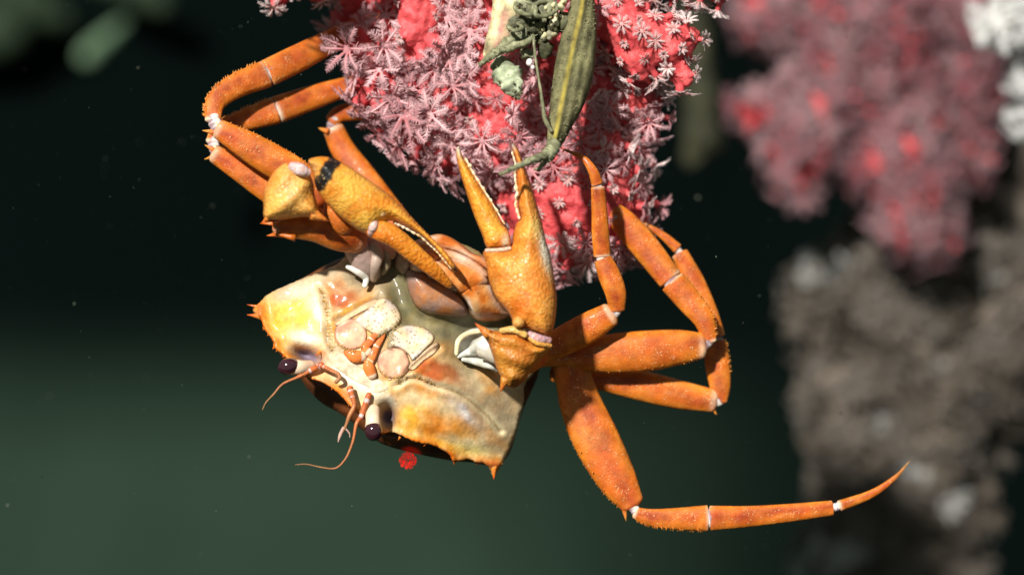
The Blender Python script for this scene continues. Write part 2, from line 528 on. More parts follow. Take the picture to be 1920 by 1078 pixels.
# ------------------------------------------------------------------ the crab
ORANGE = np.array((0.65, 0.178, 0.016)); RED = np.array((0.44, 0.075, 0.011)); GOLD = np.array((0.80, 0.36, 0.055))
CREAM = np.array((0.86, 0.78, 0.62)); PALE = np.array((0.74, 0.58, 0.40)); WHITE = np.array((0.9, 0.87, 0.82))
MAUVE = np.array((0.50, 0.33, 0.38)); OLIVE = np.array((0.25, 0.23, 0.125)); TAN = np.array((0.55, 0.34, 0.20)); DARKTIP = np.array((0.10, 0.07, 0.04))
PINK = np.array((0.72, 0.36, 0.33)); BLACK = np.array((0.012, 0.010, 0.010)); PEARL = np.array((0.66, 0.66, 0.60))

crab = empty('crab', P(800, 700, -0.5))
tag(crab, 'orange crab hanging upside down from the red coral with pale underside facing out', 'crab')

WX = np.array((0.829, 0.559)); VX = np.array((0.559, -0.829))     # across the body, and from face to tail, in the picture
def st(x, y):
    dx = (np.asarray(x, float) - 690) / 100; dy = (np.asarray(y, float) - 715) / 100
    return dx * WX[0] + dy * WX[1], dx * VX[0] + dy * VX[1]

def gauss(x, y, cx, cy, r, ry=None, ang=0.0):
    ry = ry or r
    ca, sa = math.cos(ang), math.sin(ang)
    u = (x - cx) * ca + (y - cy) * sa; v = -(x - cx) * sa + (y - cy) * ca
    return np.exp(-((u / r) ** 2 + (v / ry) ** 2))

GROOVE_L = cr([(596, 540), (606, 565), (612, 600), (614, 640), (622, 662)], 6)
GROOVE_R = cr([(742, 722), (774, 708), (812, 722), (860, 737), (908, 774), (938, 808)], 6)
CHEEK_L = cr([(625, 602), (660, 585), (690, 568), (712, 556)], 6)
CHEEK_R = cr([(760, 700), (785, 680), (806, 662), (822, 652)], 6)
FACE_M = cr([(486, 574), (489, 600), (496, 618), (511, 637), (516, 654), (533, 667)], 4)
FACE_M = np.vstack([FACE_M, cr([(582, 709), (633, 736), (662, 768), (716, 814), (780, 829), (841, 851), (852, 866), (895, 868), (938, 872)], 4)])
SOFT = cr([(738, 478), (742, 530), (762, 586), (800, 608), (850, 612), (905, 606), (950, 606)], 6)
def dbody(x, y):
    """depth of the crab's underside"""
    s, t = st(x, y)
    sp_ = lambda v: 0.25 * np.log1p(np.exp(np.clip(v / 0.25, -30, 30)))
    d = 0.75 - 0.36 * sp_(np.abs(s) - 0.75) - 0.30 * sp_(s - 1.75) - 0.13 * t - 0.012 * np.maximum(t, 0) ** 2
    d = d + 0.06 * gauss(s * 100, t * 100, -150, 60, 75) + 0.07 * gauss(s * 100, t * 100, 165, 60, 80)      # cheeks swell
    q, _ = seg_dist(x, y, FACE_M); d = d + 0.07 * np.exp(-(q / 9) ** 2) - 0.05 * np.exp(-((q - 20) / 12) ** 2)      # raised margin
    vv_ = np.stack([np.asarray(x, float).ravel(), np.asarray(y, float).ravel(), 0 * np.asarray(x, float).ravel()], -1) / 100
    d = d + (0.012 * nzarr(vv_, 6.0, 2.0) + 0.03 * nzarr(vv_, 2.2, 6.0)).reshape(np.shape(x))
    for pl, w, a in ((GROOVE_L, 5, 0.05), (GROOVE_R, 5, 0.05), (CHEEK_L, 6, 0.05), (CHEEK_R, 6, 0.05)):
        q, _ = seg_dist(x, y, pl); d = d - a * np.exp(-(q / w) ** 2) + a * 0.5 * np.exp(-((q - 11) / 7) ** 2)
    d = d - 0.55 * gauss(x, y, 578, 668, 30, 15, 0.35)     # left eye socket
    d = d - 0.60 * gauss(x, y, 727, 782, 17, 24)           # right eye socket
    d = d - 0.30 * gauss(x, y, 690, 520, 34, 26)           # left claw socket
    d = d - 0.36 * gauss(x, y, 888, 655, 42, 36)           # right claw socket
    q, _ = seg_dist(x, y, SOFT); d = d - 0.22 * np.exp(-(q / 24) ** 2)      # soft groove behind the mouth
    return d

FACE = [(474, 582), (488, 566), (508, 549), (560, 525), (640, 490), (652, 452), (700, 438), (760, 455), (812, 441), (860, 455), (908, 480),
        (950, 540), (1000, 620), (1018, 672), (985, 720), (982, 752), (969, 806), (953, 848), (940, 872), (931, 886), (926, 895), (919, 882), (911, 871), (895, 868), (879, 861), (852, 866),
        (841, 851), (812, 835), (780, 829), (738, 810), (716, 814), (700, 800), (672, 775), (662, 768), (633, 736), (604, 717), (582, 709), (556, 690), (533, 667), (516, 654), (511, 637), (496, 618), (489, 600)]

def face_col(x, y, dist):
    n = len(x)
    v = np.stack([x, y, 0 * x], -1) / 100
    n1 = nzarr(v, 2.2, 3.0); n2 = nzarr(v, 5.0, 9.0); n3 = nzarr(v, 1.1, 5.0)
    s, t = st(x, y)
    c = mixc((0.80, 0.66, 0.42), (0.78, 0.36, 0.06), 0.38 + 1.2 * n1 + 0.6 * n2)
    c = mixc(c, (0.64, 0.46, 0.26), 0.05 + 0.6 * n3)
    for (cx, cy, rx, ry, an, col, k) in (
            (540, 592, 48, 30, 0.2, (0.88, 0.58, 0.10), 1.2), (516, 600, 22, 40, -0.5, (0.84, 0.44, 0.06), 1.0), (600, 575, 14, 34, -0.15, (0.90, 0.86, 0.80), 1.1), (575, 636, 34, 13, 0.3, (0.92, 0.86, 0.72), 1.2),  # near-white cheek spots are painted highlights
            (560, 545, 44, 12, -0.35, (0.76, 0.70, 0.66), 0.9), (640, 560, 34, 22, 0.2, (0.52, 0.15, 0.02), 1.5), (655, 584, 30, 9, -0.5, (0.86, 0.56, 0.14), 0.9),
            (765, 780, 44, 24, 0.4, (0.88, 0.54, 0.09), 1.2), (728, 752, 22, 12, 0.5, (0.92, 0.84, 0.66), 1.2), (815, 798, 30, 20, 0.3, (0.72, 0.28, 0.03), 1.1), (858, 800, 26, 18, 0.5, (0.74, 0.34, 0.06), 0.8),
            (872, 772, 40, 12, 0.75, (0.82, 0.78, 0.78), 1.0), (890, 845, 40, 12, 0.2, (0.88, 0.74, 0.34), 1.0), (840, 838, 40, 10, 0.35, (0.84, 0.50, 0.08), 1.0),
            (824, 698, 38, 19, 0.35, (0.52, 0.14, 0.02), 2.0), (822, 662, 26, 10, 0.4, (0.74, 0.58, 0.34), 0.9), (930, 862, 14, 16, 0, (0.80, 0.40, 0.06), 1.0)):
        c = mixc(c, col, k * gauss(x, y, cx, cy, rx, ry, an) * (0.85 + 0.7 * n2))
    c = mixc(c, (0.92, 0.88, 0.80), 1.0 * gauss(x, y, 660, 705, 62, 20, 0.55))
    q, _ = seg_dist(x, y, FACE_M); c = mixc(c, (0.82, 0.32, 0.03), 1.2 * np.exp(-(q / 11) ** 2) * (0.8 + n2)); c = mixc(c, (0.70, 0.20, 0.02), 0.9 * np.exp(-(q / 4) ** 2))
    # greyish flanks; the right one's shading is painted in
    n4 = nzarr(v, 16.0, 1.0); c = c * (1 + 0.22 * n4)[:, None]
    c = mixc(c, (0.52, 0.43, 0.30), 0.8 * gauss(x, y, 968, 740, 40, 110, 0.2) + 0.7 * gauss(x, y, 590, 520, 100, 24, -0.35) + 0.6 * gauss(x, y, 885, 745, 55, 30, 0.5))
    # greenish soft skin between the plates of the chest
    q, _ = seg_dist(x, y, SOFT); ch = np.exp(-(q / 33) ** 4) * (0.92 + 0.3 * n1) + np.clip((t - 2.0) / 0.3, 0, 1) * 0.8
    c = mixc(c, OLIVE * (0.85 + 0.5 * n2)[:, None], ch)
    c = mixc(c, OLIVE * 0.8, 0.9 * gauss(x, y, 722, 618, 16, 26, 0.6))
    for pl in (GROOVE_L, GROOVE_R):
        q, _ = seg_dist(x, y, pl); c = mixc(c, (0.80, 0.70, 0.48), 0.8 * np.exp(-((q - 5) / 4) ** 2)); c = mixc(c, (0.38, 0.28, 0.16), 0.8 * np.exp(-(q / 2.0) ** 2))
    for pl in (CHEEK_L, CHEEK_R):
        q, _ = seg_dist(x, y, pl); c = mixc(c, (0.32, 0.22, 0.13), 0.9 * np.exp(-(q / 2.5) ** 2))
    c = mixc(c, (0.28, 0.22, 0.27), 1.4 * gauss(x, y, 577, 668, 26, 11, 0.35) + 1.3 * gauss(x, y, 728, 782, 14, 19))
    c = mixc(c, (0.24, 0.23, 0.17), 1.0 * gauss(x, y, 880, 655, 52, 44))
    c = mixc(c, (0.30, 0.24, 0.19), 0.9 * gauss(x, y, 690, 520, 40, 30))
    return np.clip(c, 0.01, 0.92)



g = G()
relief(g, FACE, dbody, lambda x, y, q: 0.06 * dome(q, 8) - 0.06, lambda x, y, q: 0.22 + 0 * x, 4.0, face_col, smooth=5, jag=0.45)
# spines of the front margin
def spine(g, x, y, x2, y2, d, r, c0=(0.74, 0.32, 0.06), c1=(0.74, 0.18, 0.02), dd=0.0):
    a = P(x, y, d); b_ = P(x2, y2, d + dd)
    cone(g, a, b_ - a, r / 100, np.linalg.norm(b_ - a), c0, c1, 8)
def db(x, y): return float(dbody(np.array([x], float), np.array([y], float))[0]) - 0.1
spine(g, 488, 576, 463, 571, db(492, 577) - 0.02, 4.5); spine(g, 489, 593, 463, 590, db(494, 592), 7)
spine(g, 499, 612, 493, 619, db(498, 612), 5); spine(g, 518, 646, 511, 655, db(516, 646), 5); spine(g, 536, 662, 530, 670, db(536, 662), 5)
spine(g, 926, 878, 926, 899, db(924, 866), 6); spine(g, 854, 860, 851, 871, db(854, 856), 5); spine(g, 897, 862, 895, 873, db(897, 860), 4)
spine(g, 610, 650, 592, 667, db(610, 650), 6, (0.85, 0.45, 0.1)); spine(g, 704, 752, 690, 764, db(704, 752), 6, (0.85, 0.45, 0.1))
for k in range(16):
    u = k / 15; i = int(u * (len(FACE_M) - 1)); xx, yy = FACE_M[i]
    spine(g, xx + 2, yy - 3, xx - 1 + rng.normal(0, 1), yy + 2.5, db(xx, yy), 2.4)
underside = build(g, 'underside', M_FACE, crab)
underside['label'] = 'pale cream underside of the crab with orange patches and toothed front edge'

# the back shell bulges away from the camera and shows below the front margin
BACK = [(495, 585), (520, 548), (570, 520), (650, 480), (760, 462), (850, 462), (930, 520), (1000, 620), (1012, 690), (980, 770), (955, 850), (925, 872), (880, 866), (850, 864), (783, 851),
        (719, 833), (681, 807), (640, 776), (604, 756), (576, 728), (560, 705), (530, 670), (510, 640)]
g = G()
def bcol(x, y, q):
    n1 = nzarr(np.stack([x, y, 0 * x], -1) / 100, 3.0, 2.0)
    return mixc((0.13, 0.05, 0.02), (0.26, 0.10, 0.03), 0.5 + n1)
relief(g, BACK, lambda x, y: dbody(x, y) * 0.5 - 0.45, lambda x, y, q: 0.20 * dome(q, 40) - 0.2, lambda x, y, q: 0.2 + 2.0 * dome(q, 210), 9, bcol, smooth=5)
build(g, 'carapace', M_FACE, crab)

def plate(name, outline, h, R, col, off=0.0, sp=3.5, m=M_FACE, thick=0.12, d=None, tilt=(0, 0), parent=None, var=0.5, rim=None):
    """a raised shell plate lying on the underside"""
    g = G(); o = np.asarray(outline, float); cx, cy = o.mean(0)
    base = d if d is not None else (lambda x, y: dbody(x, y) + off)
    f = lambda x, y: base(x, y) + tilt[0] * (x - cx) / 100 + tilt[1] * (y - cy) / 100
    def cc(x, y, q):
        if callable(col): return col(x, y, q)
        v = np.stack([x, y, 0 * x], -1) / 100
        n1 = nzarr(v, 4.0, cx); n2 = nzarr(v, 11.0, cy)
        c = np.asarray(col, float) * (1 + var * 0.5 * n1 + var * 0.35 * n2)[:, None]
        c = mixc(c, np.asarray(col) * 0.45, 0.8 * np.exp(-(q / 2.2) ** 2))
        return np.clip(c, 0.005, 0.92)
    relief(g, outline, f, lambda x, y, q: h * dome(q, R), lambda x, y, q: thick + 0 * x, sp, cc, smooth=6)
    return build(g, name, m, parent or crab)

# mouth: two pairs of lid plates, their outer arms, and the small palps between
def circ(cx, cy, rx, ry, a=0.0, n=10, sqz=0.0):
    t = np.linspace(0, 2 * math.pi, n, endpoint=False)
    x = rx * np.cos(t); y = ry * np.sin(t)
    return [(cx + x[i] * math.cos(a) - y[i] * math.sin(a), cy + x[i] * math.sin(a) + y[i] * math.cos(a)) for i in range(n)]
MOUTH = np.array((0.80, 0.49, 0.35))
for cxy, an in (((658, 628), 0.2), ((738, 682), 0.4)):
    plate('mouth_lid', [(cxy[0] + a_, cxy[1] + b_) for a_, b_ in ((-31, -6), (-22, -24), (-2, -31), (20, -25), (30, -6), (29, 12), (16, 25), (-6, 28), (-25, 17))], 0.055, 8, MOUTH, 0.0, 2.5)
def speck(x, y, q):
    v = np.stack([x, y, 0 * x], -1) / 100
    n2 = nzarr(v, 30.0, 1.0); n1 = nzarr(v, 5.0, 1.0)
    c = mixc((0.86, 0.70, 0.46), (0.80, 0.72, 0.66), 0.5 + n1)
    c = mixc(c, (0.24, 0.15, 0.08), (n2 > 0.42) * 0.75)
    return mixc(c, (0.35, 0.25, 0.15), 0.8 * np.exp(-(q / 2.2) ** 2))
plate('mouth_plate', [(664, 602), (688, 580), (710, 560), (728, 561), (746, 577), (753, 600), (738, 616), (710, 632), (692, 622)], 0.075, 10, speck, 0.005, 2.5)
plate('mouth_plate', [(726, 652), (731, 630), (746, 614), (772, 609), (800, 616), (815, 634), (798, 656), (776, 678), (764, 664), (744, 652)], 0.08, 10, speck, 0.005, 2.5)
plate('mouth_arm', [(627, 606), (650, 588), (690, 565), (708, 560), (706, 571), (680, 585), (652, 601), (634, 611)], 0.045, 6, (0.78, 0.56, 0.38), 0.01, 2.5)
plate('mouth_arm', [(764, 690), (776, 674), (800, 653), (818, 642), (824, 648), (816, 662), (794, 678), (776, 694)], 0.05, 6, (0.78, 0.58, 0.40), 0.01, 2.5)
PALP = np.array((0.74, 0.22, 0.05))
g = G()
for path in ([(680, 668, 0, 9), (664, 668, 0, 11), (650, 660, 0, 6)], [(690, 660, 0, 8), (684, 652, 0, 7), (694, 641, 0, 6.5), (697, 636, 0, 5)], [(697, 636, 0, 6), (706, 627, 0, 4.5), (714, 618, 0, 0.6)]):
    loft(g, [(a, b_, db(a, b_) + 0.15, w * 1.12) for a, b_, _, w in path], lambda u, th: np.tile(mixc(PALP, CREAM, (u < 0.08) * 0.7), (len(th), 1)), 12, 5, 0.55, sq=0.8)
build(g, 'palp', M_LEG, crab)
g = G()
for path in ([(698, 704, 0, 8), (692, 690, 0, 10), (690, 678, 0, 7)], [(694, 676, 0, 7), (700, 664, 0, 7), (706, 650, 0, 5.5)], [(706, 649, 0, 6), (714, 637, 0, 4.5), (724, 624, 0, 0.6)]):
    loft(g, [(a, b_, db(a, b_) + 0.15, w * 1.12) for a, b_, _, w in path], lambda u, th: np.tile(mixc(PALP, CREAM, (u < 0.08) * 0.7), (len(th), 1)), 12, 5, 0.55, sq=0.8)
build(g, 'palp', M_LEG, crab)

g = G()
def bristles(g, pl, n, side, ln, off=0.03, col=(0.78, 0.48, 0.12)):
    q = resample(np.asarray(pl, float), 2, False)
    for u in rng.uniform(0.02, 0.98, n):
        i = int(u * (len(q) - 2)); t_ = q[i + 1] - q[i]; t_ = t_ / (np.hypot(*t_) + 1e-6); nv = np.array([-t_[1], t_[0]]) * side
        x, y = q[i] + nv * rng.uniform(0, 5); x2, y2 = np.array([x, y]) + (nv * rng.uniform(.6, 1.2) + t_ * rng.normal(0, .35)) * ln
        a = P(x, y, db(x, y) + 0.1 + off); b_ = P(x2, y2, db(x2, y2) + 0.13 + off)
        cone(g, a, b_ - a, 0.0055, np.linalg.norm(b_ - a), col, mixc(col, WHITE, 0.4), 4)
bristles(g, GROOVE_L, 70, -1, 8); bristles(g, GROOVE_R[:14], 40, -1, 7)
bristles(g, [(626, 640), (640, 655), (662, 662), (684, 650)], 30, -1, 7, 0.12); bristles(g, [(706, 690), (720, 706), (744, 712), (764, 700)], 30, -1, 7, 0.12)
bristles(g, [(708, 634), (740, 616), (754, 600)], 36, -1, 8, 0.1, (0.5, 0.38, 0.16)); bristles(g, [(724, 652), (731, 630), (746, 614)], 30, 1, 8, 0.1, (0.5, 0.38, 0.16))
br = build(g, 'bristles', M_LEG, crab); br['kind'] = 'stuff'
# chest plates and folded tail
def tail_col(x, y, q):
    v = np.stack([x, y, 0 * x], -1) / 100
    n1 = nzarr(v, 3.0, 7.0); n2 = nzarr(v, 8.0, 2.0)
    c = mixc((0.66, 0.23, 0.04), (0.70, 0.46, 0.24), 0.30 + 1.1 * n1 + 0.4 * n2)
    c = mixc(c, (0.80, 0.72, 0.68), 0.8 * np.exp(-((q - 6) / 4) ** 2) * (0.4 + n1))
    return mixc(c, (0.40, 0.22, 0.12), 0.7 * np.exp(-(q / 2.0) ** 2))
def chest_col(x, y, q):
    v = np.stack([x, y, 0 * x], -1) / 100
    n1 = nzarr(v, 3.2, 4.0); n2 = nzarr(v, 9.0, 2.0)
    c = mixc((0.50, 0.22, 0.08), (0.42, 0.30, 0.26), 0.45 + 1.2 * n1 + 0.4 * n2)
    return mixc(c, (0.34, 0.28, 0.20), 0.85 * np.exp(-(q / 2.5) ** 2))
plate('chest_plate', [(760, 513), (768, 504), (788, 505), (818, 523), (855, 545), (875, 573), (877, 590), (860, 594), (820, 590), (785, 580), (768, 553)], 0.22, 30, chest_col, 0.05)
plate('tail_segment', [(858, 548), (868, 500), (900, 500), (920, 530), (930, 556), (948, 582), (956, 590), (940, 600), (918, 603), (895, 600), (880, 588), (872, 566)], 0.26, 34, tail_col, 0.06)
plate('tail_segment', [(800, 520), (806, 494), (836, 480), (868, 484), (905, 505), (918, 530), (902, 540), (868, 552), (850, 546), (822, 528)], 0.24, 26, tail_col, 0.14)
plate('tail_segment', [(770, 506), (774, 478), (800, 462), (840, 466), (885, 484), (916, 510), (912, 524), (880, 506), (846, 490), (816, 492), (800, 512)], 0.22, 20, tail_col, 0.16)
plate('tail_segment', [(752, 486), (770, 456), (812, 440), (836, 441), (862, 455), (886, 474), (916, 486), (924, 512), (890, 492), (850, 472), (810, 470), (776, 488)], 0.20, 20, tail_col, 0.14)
plate('chest_plate', [(745, 470), (760, 455), (776, 478), (768, 505), (756, 515), (740, 498)], 0.12, 16, (0.50, 0.38, 0.28), 0.06)
# claw sockets
def pearl(x, y, q):
    v = np.stack([x, y, 0 * x], -1) / 100
    n1 = nzarr(v, 7.0, 4.0)
    return mixc((0.62, 0.60, 0.50), (0.80, 0.80, 0.78), 0.5 + 1.5 * n1)
plate('claw_socket', [(852, 663), (856, 636), (872, 622), (897, 615), (930, 622), (940, 660), (936, 690), (912, 690), (885, 683), (863, 672)], 0.10, 8, pearl, 0.12, 3, M_PLAIN)
g = G()
loft(g, [(856, 664, db(856, 664) + 0.36, 3), (859, 640, db(859, 640) + 0.4, 5), (876, 626, db(876, 626) + 0.4, 5), (900, 621, db(900, 621) + 0.4, 4)], (0.80, 0.72, 0.50), 10, 6)
loft(g, [(860, 668, db(860, 668) + 0.34, 4), (884, 658, db(884, 658) + 0.44, 9), (905, 648, 1.0, 14), (925, 650, 1.1, 18)], (0.80, 0.80, 0.74), 12, 6, rough=0.15)
loft(g, [(868, 674, db(868, 674) + 0.34, 4), (892, 678, db(892, 678) + 0.42, 7), (918, 684, 0.85, 8), (932, 690, 0.8, 8)], (0.66, 0.66, 0.60), 12, 6, rough=0.15)
loft(g, [(905, 655, 0.95, 16), (940, 660, 1.2, 26), (965, 662, 1.3, 26)], (0.62, 0.58, 0.50), 12, 6)
build(g, 'claw_base', M_PLAIN, crab)
g = G()
loft(g, [(706, 518, db(706, 518) + 0.05, 15), (688, 500, db(688, 500) + 0.35, 22), (672, 472, 0.55, 25), (662, 446, 0.75, 22)], lambda u, th: np.tile(mixc((0.60, 0.50, 0.46), (0.56, 0.40, 0.36), u), (len(th), 1)), 16, 7, rough=0.10)
loft(g, [(700, 524, db(700, 524) + 0.3, 7), (704, 500, db(704, 500) + 0.5, 10), (708, 478, 0.55, 12), (700, 462, 0.6, 10)], (0.50, 0.40, 0.34), 12, 6, rough=0.08)
loft(g, [(684, 536, db(684, 536) + 0.38, 5), (686, 522, db(686, 522) + 0.45, 6), (672, 510, db(672, 510) + 0.5, 7), (652, 500, db(652, 500) + 0.4, 5)], (0.74, 0.72, 0.66), 12, 6, rough=0.12)
loft(g, [(718, 512, db(718, 512) + 0.3, 5), (726, 494, db(726, 494) + 0.4, 8), (722, 476, db(722, 476) + 0.4, 8)], (0.40, 0.34, 0.24), 10, 6, rough=0.12)
loft(g, [(735, 478, 0.2, 10), (712, 458, 0.3, 19), (690, 444, 0.25, 22)], lambda u, th: np.tile(mixc((0.80, 0.50, 0.34), (0.72, 0.44, 0.44), u), (len(th), 1)), 14, 6)
build(g, 'claw_base', M_PLAIN, crab)

# eyes, antennae
def eye(cx, cy, sx_, sy_, rx, ry, an, d):
    g = G()
    loft(g, [(sx_, sy_, d - 0.15, 15), ((cx + sx_) / 2, (cy + sy_) / 2, d + 0.05, 13.5), (cx, cy, d + 0.06, 16)], lambda u, th: np.tile(mixc((0.80, 0.62, 0.48), (0.80, 0.66, 0.52), u), (len(th), 1)), 16, 7, 0.9)
    o = build(g, 'eye', M_PLAIN, crab)
    g = G(); ca, sa = math.cos(an), math.sin(an)
    blob(g, P(cx + (cx - sx_) * 0.12, cy + (cy - sy_) * 0.12, d + 0.11), 1.0, (0.02, 0.01, 0.01), 20, rx / 100, 0.15, ry / 100, axes=[(ca, 0, -sa), (0, 1, 0), (sa, 0, ca)])
    build(g, 'cornea', M_EYE, o)
eye(545, 687, 580, 690, 20.5, 15.5, -0.25, 0.80)
eye(700, 804, 698, 770, 16.5, 18, 0.0, 0.92)

def banded(u, th):
    b1 = 1.0 if (0.04 < u < 0.075 or 0.17 < u < 0.2) else 0.0
    c = mixc((0.66, 0.19, 0.05), (0.42, 0.22, 0.11), u)
    return np.tile(mixc(c, (0.85, 0.62, 0.60), b1), (len(th), 1))
def feeler(name, pts):
    g = G(); loft(g, [(a_, b_, c_, w_ * 0.66) for a_, b_, c_, w_ in pts], banded, 8, 10, 0.95); return build(g, name, M_LEG, crab)
feeler('antenna', [(604, 684, .72, 9), (588, 692, .8, 9), (572, 700, .85, 7), (556, 708, .9, 4.5), (530, 720, .95, 3.4), (513, 739, 1.0, 2.6), (499, 754, 1.0, 1.8), (492, 768, 1.0, 1.2)])
feeler('antenna', [(692, 740, .85, 9), (686, 756, .9, 8.5), (677, 780, .95, 7), (668, 795, 1.0, 5), (662, 826, 1.05, 3.8), (649, 858, 1.1, 3), (630, 877, 1.1, 2.4), (604, 876, 1.1, 1.8), (575, 870, 1.1, 1.3), (554, 871, 1.1, .8)])
feeler('antennule', [(599, 684, .80, 6), (612, 690, .88, 6), (632, 700, .9, 6), (637, 708, .92, 6), (630, 716, .92, 6)])
feeler('antennule', [(656, 728, .88, 10), (660, 742, .92, 8), (664, 760, .95, 6.5), (655, 780, 1.0, 6), (649, 797, 1.0, 4.5), (642, 810, 1.0, 3)])
g = G(); loft(g, [(644, 802, 1.0, 3), (638, 815, 1.0, 3.4), (634, 828, 1.0, .8)], (0.6, 0.42, 0.36), 8, 5); loft(g, [(647, 802, 1.0, 1.6), (655, 812, 1.0, 1.4), (656, 820, 1.0, .6)], (0.6, 0.42, 0.36), 8, 5)
build(g, 'antennule_tip', M_PLAIN, crab)
plate('mouth_frame', [(622, 668), (640, 660), (668, 680), (700, 704), (722, 716), (730, 730), (706, 738), (690, 728), (664, 716), (640, 700), (618, 682)], 0.05, 16, (0.84, 0.72, 0.54), -0.02, 3, var=0.9, thick=0.05)

# ---------------------------------------------------------------- walking legs
def seg_col(rim0, rim1, base=ORANGE, dark=RED, tipdark=0.0, seed=0.0):
    def f(u, th):
        n1 = np.array([nz(u * 6 + seed, math.cos(t) * 1.1, math.sin(t) * 1.1 + seed) for t in th])
        n2 = np.array([nz(u * 16 + seed, math.cos(t) * 3.5, math.sin(t) * 3.5 - seed) for t in th])
        k = np.exp(-((np.cos(th) - 0.1) / 0.30) ** 2)          # darker band along the middle of the flat face
        kg = np.clip((np.abs(np.cos(th)) - 0.6) / 0.3, 0, 1)
        c = mixc(np.tile(base, (len(th), 1)), dark, np.clip(0.12 + 0.6 * n1 + 0.5 * n2 + 0.55 * k, 0, 1))
        c = mixc(c, (0.76, 0.27, 0.025), kg * np.clip(0.6 + n2, 0, 0.9))
        c = mixc(c, (0.72, 0.30, 0.07), np.clip(0.55 * n2 - 0.5 * n1, 0, 0.6))
        e = max(rim0 * math.exp(-(u / 0.022) ** 2), rim1 * math.exp(-((1 - u) / 0.018) ** 2))
        c = mixc(c, CREAM, e * np.clip(0.35 + 0.8 * np.cos(th - 2.2 + seed), 0.05, 1))
        if tipdark: c = mixc(c, (0.36, 0.22, 0.04), np.full(len(th), max(0, (u - 0.6) / 0.4) * tipdark))
        return c
    return f

def serrate(g, path, side, t0, t1, n, ln=5.0, r=2.2):
    q = cr(path, 12); c = P(q[:, 0], q[:, 1], q[:, 2]); w = q[:, 3] / 100 * fac(q[:, 2])
    t, s, b = frames(c); k = len(c)
    for u in np.linspace(t0, t1, n):
        i = min(int(u * (k - 1)), k - 1)
        for a in (0.0, rng.uniform(-0.5, 0.6)):
            dr = s[i] * side * math.cos(a) - np.array([0, 1, 0]) * math.sin(a)
            p = c[i] + s[i] * side * w[i] * 0.97 * math.cos(a) + (-b[i] if b[i][1] > 0 else b[i]) * w[i] * 0.7 * math.sin(a)
            l = ln * rng.uniform(0.7, 1.25) / 100
            cone(g, p, dr + t[i] * 0.45, r / 100, l, ORANGE, (0.8, 0.42, 0.1), 5)

def knobs(g, path, n, r=1.5, flat=0.55):
    """pale granules in loose rows on the lit face of a limb segment"""
    q = cr(path, 12); c = P(q[:, 0], q[:, 1], q[:, 2]); w = q[:, 3] / 100 * fac(q[:, 2])
    t, s, b = frames(c); k = len(c)
    for _ in range(n):
        i = rng.integers(2, k - 3); a = rng.normal(0, 0.55)
        bb = b[i] if b[i][1] < 0 else -b[i]
        p = c[i] + s[i] * w[i] * math.sin(a) * 0.9 + bb * w[i] * flat * 0.985 * math.cos(a)
        blob(g, p, r / 100 * rng.uniform(0.6, 1.2), (0.78, 0.44, 0.22), 6)

